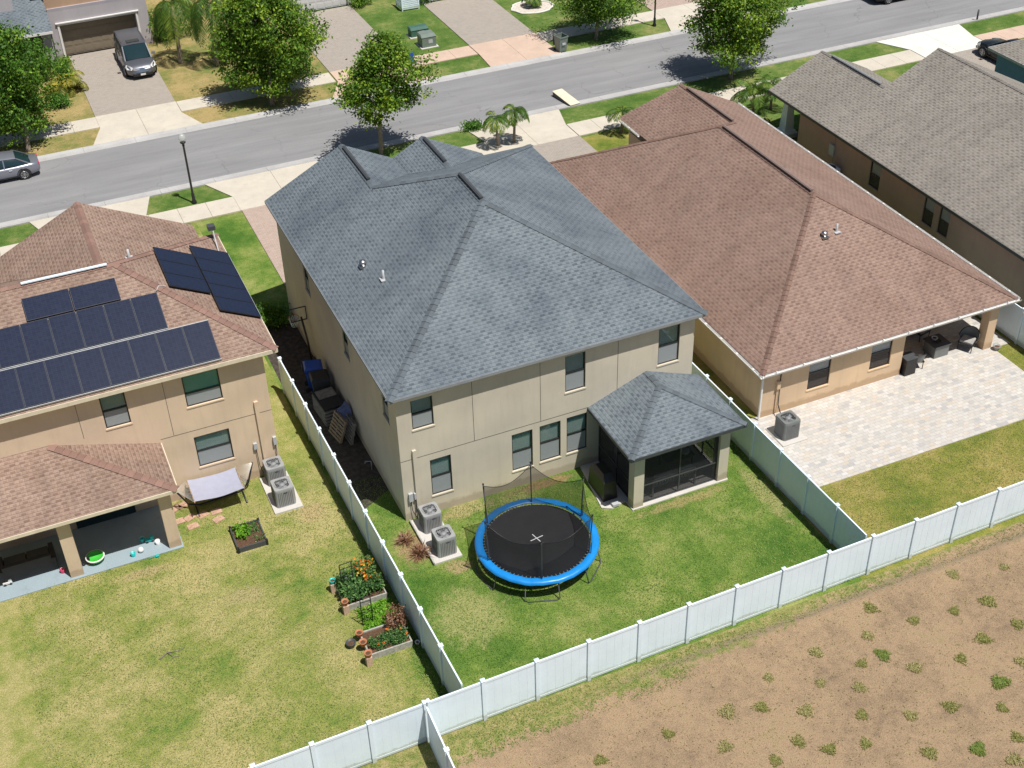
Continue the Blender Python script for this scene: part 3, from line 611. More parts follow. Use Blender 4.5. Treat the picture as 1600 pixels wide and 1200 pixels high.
def bench(name, label, loc, ln=1.9, mat='grey'):
    x, y, z = loc; t = thing(name, label, 'bench', loc)
    mb = MB(); [mb.box(x, x+ln, y+.05+k*.1, y+.12+k*.1, z+.42, z+.45) for k in range(6)]; mb.build('seat', mat, t)
    mb = MB(); mb.box(x, x+ln, y-.02, y+.03, z+.85, z+.9); mb.box(x, x+ln, y-.02, y+.03, z+.5, z+.54)
    [mb.box(x+.05+k*.12, x+.11+k*.12, y-.01, y+.02, z+.54, z+.85) for k in range(int(ln/.12))]; mb.build('backrest', mat, t)
    for a in (x, x+ln-.06):
        for b in (y-.02, y+.58): MB().box(a, a+.06, b, b+.06, z, z+(.9 if b < y else .62)).build('leg', mat, t)
        MB().box(a-.01, a+.07, y-.02, y+.66, z+.62, z+.66).build('armrest', mat, t)
    return t
bench('slatted_bench', 'grey slatted bench behind the porch screen', (8.95, -2.85, .05), 1.9, 'ltgrey')
for k in range(2): tag(MB().box(9.1+k*.85, 9.85+k*.85, -2.84, -2.70, .78, .99).build('cushion', 'whitep', None, (9.5, -2.8, .5)), ('left', 'right')[k]+' pale cushion on the back of the slatted porch bench', 'cushion')
t = thing('side_table', 'dark outdoor table inside the screened porch', 'table', (10.6, -1.6, .05)); MB().box(10.1, 11.3, -2.0, -1.2, .66, .72).build('tabletop', 'darkgrey', t)
for a in (10.15, 11.2):
    for b in (-1.95, -1.3): MB().box(a, a+.05, b, b+.05, .05, .66).build('leg', 'darkgrey', t)
tag(MB().lathe([(0, .0), (.16, .02), (.2, .12), (.17, .14), (0, .16)], (11.0, -1.75, .721), 14).build('bowl', 'white'), 'white upturned bowl on the porch table', 'bowl')
t = thing('patio_umbrella', 'folded pale patio umbrella leaning in the right corner of the screened porch', 'umbrella', (11.55, -1.0, .05))
MB().tube([(11.55, -1.0, .05), (11.55, -1.0, 2.3)], .025, 8).build('pole', 'ltgrey', t); MB().tube([(11.55, -1.0, .9), (11.55, -1.0, 1.2), (11.55, -1.0, 2.2)], [.13, .1, .03], 8).build('canopy', 'cream', t)
t = thing('covered_grill', 'black covered grill on the slab beside the screened porch', 'grill', (7.5, -1.6, .05))
mb = MB(); mb.faces([(7.15, -2.3, .05), (7.75, -2.3, .05), (7.75, -1.0, .05), (7.15, -1.0, .05), (7.2, -2.25, .9), (7.7, -2.25, .9), (7.7, -1.05, .9), (7.2, -1.05, .9), (7.3, -2.0, 1.15), (7.65, -2.0, 1.15), (7.65, -1.3, 1.15), (7.3, -1.3, 1.15)],
     [(0, 1, 5, 4), (1, 2, 6, 5), (2, 3, 7, 6), (3, 0, 4, 7), (4, 5, 9, 8), (5, 6, 10, 9), (6, 7, 11, 10), (7, 4, 8, 11), (8, 9, 10, 11)]); mb.build('cover', 'black', t)
tag(MB().box(7.35, 7.62, -2.74, -2.5, .051, .16).build('paving_block', 'ltgrey'), 'small grey block at the slab corner beside the porch', 'block')

# ------------------------------------------------------------ left house with solar panels
HL = thing('house', 'two-storey tan stucco house with brown shingle roof covered in solar panels', 'house', (-3.45, 4.93, 0))
lx1, ly0, ly1, lx0 = -3.45, 4.93, 13.7, -21.5
EX, EY0, EY1 = -2.94, 4.58, 14.05; RX, RY, RZ2 = -7.6, 9.32, 8.3
rw = ((lx0, ly0), (lx1, ly0)); U = lambda x: x-lx0
opB = [(U(-6.5), U(-5.15), 4.15, 5.52), (U(-9.46), U(-8.56), 4.15, 5.6), (U(-6.52), U(-5.17), 1.28, 2.73)]
mb = MB(); wall(mb, *rw, -.05, HE-.13, opB); wall(mb, (lx1, ly0), (lx1, ly1), -.05, HE-.13); wall(mb, (lx1, ly1), (lx0, ly1), -.05, HE-.13); wall(mb, (lx0, ly1), (lx0, ly0), -.05, HE-.13)
mb.build('wall', 'stuc_left', HL)
window(HL, *rw, opB[0], shade=1, top='glass_teal', stuc='stuc_left', halfscreen=.42); window(HL, *rw, opB[1], shade=1, stuc='stuc_left', halfscreen=.5); window(HL, *rw, opB[2], shade=1, stuc='stuc_left')
seams(HL, *rw, [(U(-7.7), U(lx1), 3.05)], [(U(-7.2), 3.06, HE-.13), (U(-10.3), 4.0, HE-.13)])
n_lr = plane_n([(-12, EY0, HE), (EX, EY0, HE), (RX, RY, RZ2)]); n_le = plane_n([(EX, EY0, HE), (EX, EY1, HE), (RX, RY, RZ2)]); n_lf = plane_n([(-12, EY1, HE), (EX, EY1, HE), (RX, RY, RZ2)])
n_lw = Vector((-n_le.x, n_le.y, n_le.z))
mb = MB(); roof_face(mb, [(lx0-.4, EY0, HE), (EX, EY0, HE), (RX, RY, RZ2), (lx0-.4, RY, RZ2)]); roof_face(mb, [(EX, EY0, HE), (EX, EY1, HE), (RX, RY, RZ2)]); roof_face(mb, [(EX, EY1, HE), (lx0-.4, EY1, HE), (lx0-.4, RY, RZ2), (RX, RY, RZ2)])
kx, kz, ky = -8.1, 8.12, 15.25; ks = (RZ2-HE)/(EY1-RY); kyr = RY+(RZ2-kz)/ks; kr = -3.68; kl = 2*kx-kr
roof_face(mb, [(kx, kyr, kz+.01), (kx, ky, kz), (kr, ky, HE), (kr, EY1, HE+.012)]); roof_face(mb, [(kx, kyr, kz+.01), (kx, ky, kz), (kl, ky, HE), (kl, EY1, HE+.012)])
RL = mb.build('roof', 'sh_left', HL)
mb = MB(); caps(mb, (EX, EY0, HE), (RX, RY, RZ2), n_lr, n_le); caps(mb, (RX, RY, RZ2), (lx0, RY, RZ2), n_lr, n_lf); caps(mb, (EX, EY1, HE), (RX, RY, RZ2), n_le, n_lf); caps(mb, (kx, ky, kz), (kx, kyr, kz), n_le, n_lw); mb.build('hip_cap', 'cap_left', RL)
ventstrip(RL, (-10.95, RY-.08, RZ2+.02), (-7.85, RY-.08, RZ2+.02), 'white', .10, .05)
mb = MB(); fascia(mb, [(lx0-.4, EY0, HE), (EX, EY0, HE), (EX, EY1, HE), (kr, EY1, HE)]); mb.build('fascia', 'cream', HL)
mb = MB(); mb.face([(lx0, EY0, HE-.14), (lx0, EY1, HE-.14), (EX, EY1, HE-.14), (EX, EY0, HE-.14)]); mb.build('soffit', 'stuc_left', HL)
mb = MB(); mb.face([(kl, ky-.2, HE-.2), (kr, ky-.2, HE-.2), (kx, ky-.2, kz-.08)][::-1]); mb.box(kl+.2, kr-.2, ly1, ky-.25, 0, HE-.2); mb.build('gable_wall', 'stuc_left', HL)
mb = MB(); mb.box(-4.08, -3.93, 4.84, 4.928, .35, 3.64); mb.build('conduit_cover', 'stuc_left', HL)
mb = MB(); mb.box(-3.6, -3.45+.0-.02, 4.82, 4.928, 1.42, 1.78); mb.box(-4.38, -4.24, 4.83, 4.928, 1.45, 1.72); mb.build('electrical_box', 'ltgrey', HL)
mb = MB(); mb.tube([(-3.53, 4.85, 1.42), (-3.54, 4.85, 1.0), (-3.7, 4.6, .6)], .014, 6); mb.tube([(-4.3, 4.86, 1.45), (-4.28, 4.86, .6), (-4.2, 4.7, .3)], .014, 6); mb.build('cable', 'black', HL)
# solar panels: built in the slope plane
def slope_mat(o, uax, nrm):
    n = Vector(nrm).normalized(); u = Vector(uax).normalized(); v = n.cross(u).normalized()
    m = Matrix((u, v, n)).transposed().to_4x4(); m.translation = Vector(o)+n*.13; return m
def panel(par, m, w, h, fm='pframe'):
    f = MB()
    for bx in ((0, w, 0, .02), (0, w, h-.02, h), (0, .02, .02, h-.02), (w-.02, w, .02, h-.02)): f.box(bx[0], bx[1], bx[2], bx[3], -.04, 0, m=m)
    o = f.build('solar_panel', fm, par)
    c = MB(); q = [m @ Vector(t) for t in ((.02, .02, -.006), (w-.02, .02, -.006), (w-.02, h-.02, -.006), (.02, h-.02, -.006))]; c.face(q, [(0, 0), (w, 0), (w, h), (0, h)]); c.build('cells', 'solar', o)
    return o
def onrear(x, y): return (x, y, HE+(y-EY0)*ks)
def onright(x, y): return (x, y, HE+(EX-x)*(RZ2-HE)/(EX-RX))
r3 = slope_mat(onrear(0, 4.70), (1, 0, 0), n_lr); sec = math.sqrt(1+ks*ks)
def shift(m, u, v=0): return m @ Matrix.Translation((u, v, 0))
for k in range(12): panel(RL, shift(r3, -4.98-.985*(k+1), 0), .97, 1.68)
r2 = slope_mat(onrear(0, 6.3), (1, 0, 0), n_lr)
for k in range(11): panel(RL, shift(r2, -6.43-.985*(k+1), 0), .97, 1.60)
r1 = slope_mat(onrear(0, 7.79), (1, 0, 0), n_lr)
for k in range(2): panel(RL, shift(r1, -7.70-1.69*(k+1), 0), 1.66, .98)
q2 = slope_mat(onright(-3.0, 6.72), (0, 1, 0), n_le); hw = 1.63
for k in range(5): panel(RL, shift(q2, k*1.065, 0), 1.05, hw, 'black')
q1 = slope_mat(onright(-4.475, 8.02), (0, 1, 0), n_le)
for k in range(3): panel(RL, shift(q1, k*1.065, .02), 1.05, hw, 'black')
mb = MB()
for m_, L0, L1 in ((r3, -17.2, -4.98), (r2, -17.6, -6.43)):
    for v_ in ((-.03, 1.70) if m_ is r3 else (-.03,)): mb.box(L0, L1, v_-.02, v_+.0, -.10, -.0, m=m_)
mb.box(-.0, 5.3, -.05, -.01, -.1, -.04, m=q2); mb.build('panel_rail', 'ltgrey', RL)
mb = MB(); mb.tube([(-6.42, 7.8, 7.62), (-6.3, 8.0, 7.68), (-6.03, 8.0, 7.60)], .018, 6); mb.build('conduit', 'ltgrey', RL)
cz = HE+.1
mb = MB(); mb.tube([(-3.25, 12.2, cz+.03), (-3.2, 12.9, cz+.25), (-3.15, 13.5, cz+.55)], .03, 6); mb.build('mast', 'ltgrey', RL); MB().box(-3.35, -3.05, 13.3, 13.6, cz+.5, cz+.68).build('roof_sensor', 'darkgrey', RL)
pipevent(RL, -6.9, 10.6, 7.66, False)
# covered porch of the left house
PX1, PXL, PY = -8.0, -21.0, 2.32; LZ = 2.9
mb = MB()
for a, b in ((-8.45, -8.0), (-12.02, -11.56), (-16.0, -15.5)): mb.box(a, b, PY, PY+.42, -.05, LZ-.14)
mb.box(PXL, -8.0, PY+.01, PY+.36, 2.5, LZ-.142); mb.box(-8.4, -8.01, PY+.42, ly0-.002, 2.5, LZ-.142); PL = mb.build('porch', 'stuc_left', HL)
pex, pey = -7.72, 2.03; hx = pex-(ly0-pey); hz = LZ+(ly0-pey)*.42
mb = MB(); roof_face(mb, [(PXL, pey, LZ), (pex, pey, LZ), (hx-.9, ly0-.003, hz), (PXL, ly0-.003, hz)]); roof_face(mb, [(pex, pey, LZ), (hx-.9, ly0-.003, hz), (pex, ly0-.003, LZ)]); mb.build('porch_roof', 'sh_left', PL)
mb = MB(); caps(mb, (pex, pey, LZ), (hx-.9, ly0-.05, hz), plane_n([(PXL, pey, LZ), (pex, pey, LZ), (hx-.9, ly0, hz)]), plane_n([(pex, pey, LZ), (hx-.9, ly0, hz), (pex, ly0, LZ)])); mb.build('porch_hip_cap', 'cap_left', PL)
mb = MB(); fascia(mb, [(PXL, pey, LZ), (pex, pey, LZ), (pex, ly0-.01, LZ)], .14); mb.build('porch_fascia', 'cream', PL)
mb = MB(); mb.face([(PXL, pey, LZ-.14), (PXL, ly0-.01, LZ-.14), (pex, ly0-.01, LZ-.14), (pex, pey, LZ-.14)]); mb.build('porch_soffit', 'stuc_left', PL)
MB().prism(rect(PXL, -7.95, 2.2, ly0-.002), -.05, .04).build('porch_slab', 'slab', PL)
MB().box(-11.4, -9.2, ly0-.04, ly0-.003, .05, 2.2).build('sliding_door', 'carglass', PL)

# ------------------------------------------------------------ right house, brown roof
HR = thing('house', 'single-storey tan stucco house with large brown shingle roof and rear patio', 'house', (15.35, -.42, 0))
HZ = 2.5; wx0, wy0, wx1, wy1 = 15.35, -.42, 27.5, 19.4; ex0, ey0, ex1, ey1 = 15.02, -.72, 27.88, 19.95
ux = (ex0+ex1)/2; UZ = 6.02; uy0, uy1 = 5.75, 13.4; ss = (UZ-HZ)/(ux-ex0)
rwR = ((wx0, wy0), (22.35, wy0)); opS = [(17.55-wx0, 18.62-wx0, .72, 2.3), (20.65-wx0, 21.7-wx0, .76, 2.32)]
mb = MB(); wall(mb, *rwR, -.05, HZ-.13, opS); wall(mb, (22.35, wy0), (22.35, 3.6), -.05, HZ-.13); wall(mb, (22.35, 3.6), (wx1, 3.6), -.05, HZ-.13)
wall(mb, (wx1, 3.6), (wx1, wy1), -.05, HZ-.13); wall(mb, (wx1, wy1), (wx0, wy1), -.05, HZ-.13); wall(mb, (wx0, wy1), (wx0, wy0), -.05, HZ-.13)
mb.box(26.75, 27.2, wy0-.1, wy0+.36, -.05, HZ-.131); mb.box(22.36, 27.2, wy0+.01, wy0+.3, HZ-.3, HZ-.131); mb.box(26.9, 27.19, wy0+.36, 3.6, HZ-.3, HZ-.132)
mb.build('wall', 'stuc_right', HR)
for o in opS: window(HR, *rwR, o, shade=1, stuc='stuc_right', top='screenw', screen='screend')
FE = (ex0, ey0, HZ); 
a0, a1 = (ux, uy0, UZ), (ux, uy1, UZ)
vx, vz = 23.75, 4.72; vyr = uy1+(UZ-vz)/ss; vl = 20.62; vlz = 3.0
mb = MB(); roof_face(mb, [(ex0, ey0, HZ), (ex1, ey0, HZ), a0]); roof_face(mb, [(ex0, ey0, HZ), a0, a1, (ex0, ey1, HZ)]); roof_face(mb, [(ex0, ey1, HZ), a1, (vx, vyr, vz), (vx, ey1, HZ)])
roof_face(mb, [(ex1, ey0, HZ), a0, a1, (vx, vyr, vz), (vx, 21.1, vz), (ex1, 22.0, HZ)]); roof_face(mb, [(vx, vyr-.5, vz), (vx, 21.1, vz), (vl, 22.2, vlz), (vl, 17.5, vlz)])
RR_ = mb.build('roof', 'sh_brown', HR)
nR = plane_n([(ex0, ey0, HZ), (ex1, ey0, HZ), a0]); nL = plane_n([(ex0, ey0, HZ), a0, a1]); nE = plane_n([(ex1, ey0, HZ), a0, a1]); nF = plane_n([(ex0, ey1, HZ), a1, (ex1, ey1, HZ)])
mb = MB(); caps(mb, FE, a0, nR, nL, .13); caps(mb, (ex1, ey0, HZ), a0, nR, nE, .13); caps(mb, a0, a1, nL, nE); caps(mb, (ex0, ey1, HZ), a1, nL, nF, .13); caps(mb, (vx, 21.1, vz), (vx, vyr, vz), nL, nE, .13); caps(mb, (vx, vyr, vz), a1, nE, nF, .13); mb.build('hip_cap', 'cap_brown', RR_)
ventstrip(RR_, (ux, uy0+.15, UZ+.03), (ux, uy1-.2, UZ+.03), 'ventbrown', .15, .05); ventstrip(RR_, (vx, vyr+.1, vz+.03), (vx, 20.4, vz+.03), 'ventbrown', .15, .05)
pipevent(RR_, 20.8, 3.86, 4.99, True); pipevent(RR_, 21.49, 3.95, 5.02, False)
mb = MB(); fascia(mb, [(ex0, ey1, HZ), (ex0, ey0, HZ), (ex1, ey0, HZ), (ex1, 22.0, HZ)], .14); mb.build('fascia', 'darkgrey', HR)
def gutter(par, a, b, out, mat='whitep'):
    a = Vector(a); b = Vector(b); o = Vector(out); mb = MB(); pr = [(0, 0), (0, -.11), (.09, -.11), (.13, 0), (.12, 0), (.085, -.10), (.005, -.10), (.005, 0)]
    vs = [p+o*x+Vector((0, 0, z)) for p in (a, b) for x, z in pr]; n = len(pr)
    mb.faces(vs, [(i, i+1, n+i+1, n+i) for i in range(n-1)]+[tuple(range(n)), tuple(range(2*n-1, n-1, -1))]); g = mb.build('gutter', mat, par)
    L_ = (b-a).length; k = int(L_/1.2); hb = MB()
    for i in range(k): p = a.lerp(b, (i+.5)/k)+o*.065; hb.box(p.x-.03, p.x+.03, p.y-.06, p.y+.06, p.z-.005, p.z+.012)
    hb.build('gutter_hanger', mat, g); return g
gutter(HR, (ex0, ey0-.03, HZ), (ex1+.1, ey0-.03, HZ), (0, -1, 0)); gutter(HR, (ex0-.03, ey1, HZ), (ex0-.03, ey0-.1, HZ), (-1, 0, 0)); gutter(HR, (ex1+.03, ey0, HZ), (ex1+.03, 21.9, HZ), (1, 0, 0)); gutter(HR, (vl-.02, 21.9, vlz), (vl-.02, 19.8, vlz), (-1, 0, 0))
mb = MB(); mb.face([(ex0, ey0, HZ-.132), (ex0, ey1, HZ-.132), (ex1, ey1, HZ-.132), (ex1, ey0, HZ-.132)]); mb.box(20.95, 27.5, 19.42, 21.6, -.05, HZ-.14); mb.build('soffit', 'stuc_right', HR)
mb = MB(); mb.beam((15.22, -.52, 2.3), (15.22, -.52, .05), .07); mb.beam((15.05, -.6, 2.38), (15.22, -.52, 2.28), .06); mb.build('downspout', 'whitep', HR)
mb = MB(); mb.box(15.96, 16.12, wy0-.12, wy0-.002, 1.35, 1.72); mb.box(16.0, 16.06, wy0-.06, wy0-.002, .1, 1.35); mb.build('electrical_box', 'stuc_right', HR)
MB().tube([(16.12, wy0-.05, 2.3), (16.14, wy0-.06, .5), (16.0, wy0-.5, .35)], .022, 6).build('cable', 'black', HR)
mb = MB(); mb.box(23.0, 26.3, 3.55, 3.598, .05, 2.15); mb.build('sliding_door', 'carglass', HR)

# ------------------------------------------------------------ far right house, taupe walls
HF = thing('house', 'dark taupe single-storey house with grey-brown shingle roof at the right edge', 'house', (30.4, 0, 0))
fz = 2.8; fx0 = 30.4; fe0 = 30.05; fy1 = 19.3; fe1y = 22.0; fhx, fhz = 36.6, fz+.5*6.55; fx1 = 2*fhx-fe0
opF = [(fy1-12.9, fy1-12.05, 1.02, 2.42), (fy1-8.58, fy1-7.82, 1.0, 2.42), (fy1-7.42, fy1-6.68, 1.0, 2.42)]
mb = MB(); wall(mb, (fx0, fy1), (fx0, -2), -.05, fz-.13, opF); wall(mb, (42.8, fy1-4), (fx0, fy1-.0-4), 0, fz-.13); wall(mb, (42.8, -2), (42.8, 15.3), -.05, fz-.13); wall(mb, (fx0, -2), (42.8, -2), -.05, fz-.13); wall(mb, (36.8, fy1), (fx0, fy1), -.05, fz-.13); wall(mb, (36.8, 15.3), (36.8, fy1), -.05, fz-.13)
mb.build('wall', 'stuc_far', HF)
for o in opF: window(HF, (fx0, fy1), (fx0, -2), o, shade=.5, stuc='stuc_far', blindmat='whitep', top='screenw', screen='screend')
seams(HF, (fx0, fy1), (fx0, -2), [], [(3.3, 0, fz-.13)])
gwx, gwz = 33.4, fz+.5*(33.4-fe0)
mb = MB(); roof_face(mb, [(fe0, fe1y, fz), (fe0, -2.4, fz), (fhx, 4.1, fhz), (fhx, 16.3, fhz), (gwx+.0, 16.3, gwz), (gwx, fe1y, gwz)])
roof_face(mb, [(fhx, 4.1, fhz), (fhx, 16.3, fhz), (fx1, 16.3, fz), (fx1, -2.4, fz)]); roof_face(mb, [(fe0, -2.4, fz), (fx1, -2.4, fz), (fhx, 4.1, fhz)]); roof_face(mb, [(gwx, 15.0, gwz), (gwx, fe1y, gwz), (2*gwx-fe0, fe1y, fz), (2*gwx-fe0, 15.0, fz)])
RF2 = mb.build('roof', 'sh_far', HF)
nl_ = Vector((-.5, 0, 1)).normalized(); nr_ = Vector((.5, 0, 1)).normalized()
mb = MB(); caps(mb, (fhx, 4.1, fhz), (fhx, 16.3, fhz), nl_, nr_, .12); caps(mb, (gwx, 16.3, gwz), (gwx, fe1y, gwz), nl_, nr_, .12); mb.build('hip_cap', 'cap_far', RF2)
ventstrip(RF2, (gwx, 16.6, gwz+.03), (gwx, 21.0, gwz+.03), 'grey', .14, .05)
mb = MB(); fascia(mb, [(fe0, fe1y, fz), (fe0, -2.4, fz), (fx1, -2.4, fz)], .15); mb.build('fascia', 'darkgrey', HF)
mb = MB(); mb.face([(fe0, -2.4, fz-.132), (fe0, fe1y, fz-.132), (2*gwx-fe0, fe1y, fz-.132), (2*gwx-fe0, 16.2, fz-.132), (fx1, 16.2, fz-.132), (fx1, -2.4, fz-.132)]); mb.box(fe0, 2*gwx-fe0, fe1y-.15, fe1y-.1, fz-.3, fz-.14); mb.face([(fe0, fe1y-.1, fz-.13), (2*gwx-fe0, fe1y-.1, fz-.13), (gwx, fe1y-.1, gwz-.05)][::-1]); mb.face([(gwx, 16.25, fz-.13), (fx1, 16.25, fz-.13), (fhx, 16.25, fhz-.05), (gwx, 16.25, gwz)][::-1]); mb.build('soffit', 'stuc_far', HF)
mb = MB(); px_, py_ = 31.15, 22.0-.55
for z0, z1, w0, w1 in ((-.05, .3, .46, .46), (.3, .42, .40, .36), (.42, 2.5, .30, .18), (2.5, 2.66, .26, .26)):
    mb.faces([(px_+a*w0, py_+b*w0, z0) for a, b in ((-1, -1), (1, -1), (1, 1), (-1, 1))]+[(px_+a*w1, py_+b*w1, z1) for a, b in ((-1, -1), (1, -1), (1, 1), (-1, 1))], [(3, 2, 1, 0), (4, 5, 6, 7), (0, 1, 5, 4), (1, 2, 6, 5), (2, 3, 7, 6), (3, 0, 4, 7)])
mb.build('porch_column', 'white', HF)
t = thing('air_conditioner', 'white air conditioner beside the taupe house wall', 'air conditioner', (29.75, 15.4, 0))
MB().box(29.5, 30.2, 15.0, 15.8, .1, 1.0).build('casing', 'white', t); MB().lathe([(.0, 1.01), (.26, 1.012), (.28, 1.03)], (29.85, 15.4, 0), 16).build('fan_grille', 'acdark', t)
MB().box(30.28, 30.399, 15.9, 16.3, 1.3, 1.9).build('electrical_box', 'ltgrey', HF)

# ------------------------------------------------------------ blue house beyond
HB = thing('house', 'blue-walled house with grey shingle roof at the top right corner', 'house', (45.4, 21, 0))
mb = MB(); wall(mb, (45.45, 20.9), (45.45, 4), -.05, 2.67); wall(mb, (59, 20.9), (45.45, 20.9), -.05, 2.67, [(9, 13, 0, 2.1)]); wall(mb, (45.45, 4), (59, 4), -.05, 2.67); mb.build('wall', 'stuc_blue', HB)
e0, e1, yb, yf = 45.0, 59.4, 3.6, 21.3; hx_, hz_ = (e0+e1)/2, 2.8+.5*(e1-e0)/2
mb = MB(); roof_face(mb, [(e0, yf, 2.8), (e0, yb, 2.8), (hx_, 9, hz_), (hx_, 14.5, hz_)]); roof_face(mb, [(e0, yf, 2.8), (e1, yf, 2.8), (hx_, 14.5, hz_)]); roof_face(mb, [(e1, yf, 2.8), (e1, yb, 2.8), (hx_, 9, hz_), (hx_, 14.5, hz_)]); roof_face(mb, [(e0, yb, 2.8), (e1, yb, 2.8), (hx_, 9, hz_)])
mb.build('roof', 'sh_far', HB)
mb = MB(); fascia(mb, [(e1, yf, 2.8), (e0, yf, 2.8), (e0, yb, 2.8)], .15); mb.build('fascia', 'ltgrey', HB)
mb = MB(); mb.face([(e0, yb, 2.67), (e0, yf, 2.67), (e1, yf, 2.67), (e1, yb, 2.67)]); mb.build('soffit', 'ltgrey', HB)

# ------------------------------------------------------------ houses across the road
def garage_door(par, x0, x1, y, z1, mat, secs=4):
    mb = MB(); h = z1/secs
    for k in range(secs):
        mb.box(x0, x1, y, y+.03, k*h+.006, (k+1)*h-.006)
        n = 8; s = (x1-x0)/n
        for i in range(n): mb.box(x0+i*s+.07, x0+(i+1)*s-.07, y-.012, y-.001, k*h+.09, (k+1)*h-.09)
    return mb.build('garage_door', mat, par)
HA = thing('house', 'lavender-grey house with brown two-car garage door behind the minivan', 'house', (-5.1, 53, 0))
mb = MB(); wall(mb, (1.0, 53.0), (-5.3, 53.0), -.05, 3.25, []); 
mb = MB(); wall(mb, (-5.35, 53.0), (1.05, 53.0), -.05, 3.2, [(.6, 5.55, 0, 2.25)], rev=.5); wall(mb, (1.05, 53), (1.05, 62), -.05, 3.2); wall(mb, (-5.35, 62), (-5.35, 53), -.05, 3.2); mb.build('wall', 'stuc_a', HA)
MB().box(-5.3, 1.0, 53.3, 61.9, 3.1, 3.3).build('ceiling_band', 'stuc_a', HA)
mb = MB(); wall(mb, (-5.35, 53.4), (1.05, 53.4), 3.2, 5.8); wall(mb, (1.05, 53.4), (1.05, 62), 3.2, 5.8); wall(mb, (-5.35, 62), (-5.35, 53.4), 3.2, 5.8); mb.build('upper_wall', 'stuc_peach', HA)
mb = MB(); roof_face(mb, [(-5.8, 53, 5.8), (1.5, 53, 5.8), (-2.1, 56.6, 7.4)]); roof_face(mb, [(-5.8, 53, 5.8), (-5.8, 63, 5.8), (-2.1, 60, 7.4), (-2.1, 56.6, 7.4)]); roof_face(mb, [(1.5, 53, 5.8), (1.5, 63, 5.8), (-2.1, 60, 7.4), (-2.1, 56.6, 7.4)]); mb.build('roof', 'sh_far', HA)
garage_door(HA, -4.75, .2, 53.42, 2.25, 'door')
mb = MB(); mb.box(-4.9, .35, 52.95, 52.998, 2.22, 2.36); mb.box(-4.9, -4.78, 52.95, 52.998, 0, 2.22); mb.box(.23, .35, 52.95, 52.998, 0, 2.22); mb.box(-5.0, .45, 52.88, 52.998, 2.36, 2.42); mb.build('garage_trim', 'whitep', HA)
mb = MB(); wall(mb, (-12, 54.6), (-5.36, 54.6), -.05, 5.8, []); wall(mb, (-7.9, 51.9), (-7.5, 51.9), -.05, 2.3); mb.box(-6.05, -5.5, 51.5, 52.1, -.05, 2.45); mb.box(-11, -5.5, 51.55, 51.85, 2.3, 2.5); mb.box(-9.2, -7.3, 53.2, 54.59, 2.5, 5.6); mb.build('entry_wall', 'stuc_a', HA)
mb = MB(); roof_face(mb, [(-11.3, 51.1, 2.62), (-5.36, 51.1, 2.62), (-5.36, 54.58, 4.3), (-11.3, 54.58, 4.3)]); mb.build('porch_roof', 'sh_main', HA)
mb = MB(); fascia(mb, [(-11.3, 51.1, 2.62), (-5.37, 51.1, 2.62)], .16); mb.build('porch_fascia', 'whitep', HA)
mb = MB(); mb.box(-6.9, -6.0, 54.5, 54.59, 0, 2.1); mb.build('front_door', 'darkgrey', HA)
def far_house(label, x0, x1, y, mat, gx0, gx1, roofmat):
    h = thing('house', label, 'house', (x0, y, 0)); mb = MB(); wall(mb, (x0, y), (x1, y), -.05, 2.9, [(gx0-x0, gx1-x0, 0, 2.2)], rev=.2); wall(mb, (x1, y), (x1, y+9), -.05, 2.9); wall(mb, (x0, y+9), (x0, y), -.05, 2.9); mb.build('wall', mat, h)
    garage_door(h, gx0, gx1, y+.15, 2.2, 'doorw'); cx = (x0+x1)/2; mb = MB()
    roof_face(mb, [(x0-.4, y-.4, 2.9), (x1+.4, y-.4, 2.9), (cx, y+3.5, 4.8)]); roof_face(mb, [(x0-.4, y-.4, 2.9), (x0-.4, y+9.4, 2.9), (cx, y+6, 4.8), (cx, y+3.5, 4.8)]); roof_face(mb, [(x1+.4, y-.4, 2.9), (x1+.4, y+9.4, 2.9), (cx, y+6, 4.8), (cx, y+3.5, 4.8)]); roof_face(mb, [(x0-.4, y+9.4, 2.9), (x1+.4, y+9.4, 2.9), (cx, y+6, 4.8)]); mb.build('roof', roofmat, h); return h
far_house('pale house with white garage door beyond the tall street tree', 8.2, 15.7, 53.6, 'stuc_white', 10.6, 15.2, 'sh_far')
far_house('white house with garage at the top centre edge', 19.7, 27, 51.4, 'stuc_white', 20.4, 24.8, 'sh_far')

# ------------------------------------------------------------ white vinyl fences
FH = 1.78
def fence(label, p0, p1, n, step=1.83, skip_first=False, skip_last=False):
    t = thing('privacy_fence', label, 'fence', (p0[0], p0[1], 0)); m = wmat(p0, p1); L_ = math.hypot(p1[0]-p0[0], p1[1]-p0[1]); s = L_/n
    for i in range(n+1):
        if (i == 0 and skip_first) or (i == n and skip_last): continue
        u = i*s; hh = FH+.05; pm = MB(); pm.box(u-.064, u+.064, -.064, .064, -.05, hh, m=m); po = pm.build('post', 'white', t)
        c = MB(); c.box(u-.078, u+.078, -.078, .078, hh, hh+.02, m=m); c.faces([m @ Vector(q) for q in ((u-.07, -.07, hh+.02), (u+.07, -.07, hh+.02), (u+.07, .07, hh+.02), (u-.07, .07, hh+.02), (u, 0, hh+.07))], [(0, 1, 4), (1, 2, 4), (2, 3, 4), (3, 0, 4)]); c.build('post_cap', 'white', po)
    for i in range(n):
        a, b = i*s+.066, (i+1)*s-.066; k = max(1, round((b-a)/.28)); w_ = (b-a)/k; pm = MB()
        for j in range(k): pm.box(a+j*w_+.003, a+(j+1)*w_-.003, -.011, .011, .12, FH-.1, m=m); 
        for j in range(1, k): pm.box(a+j*w_-.003, a+j*w_+.003, -.007, .007, .12, FH-.1, m=m)
        pm.build('panel', 'white', t)
        MB().box(a, b, -.025, .025, FH-.1, FH, m=m).build('rail', 'white', t); MB().box(a, b, -.022, .022, .03, .12, m=m).build('rail', 'white', t)
    return t
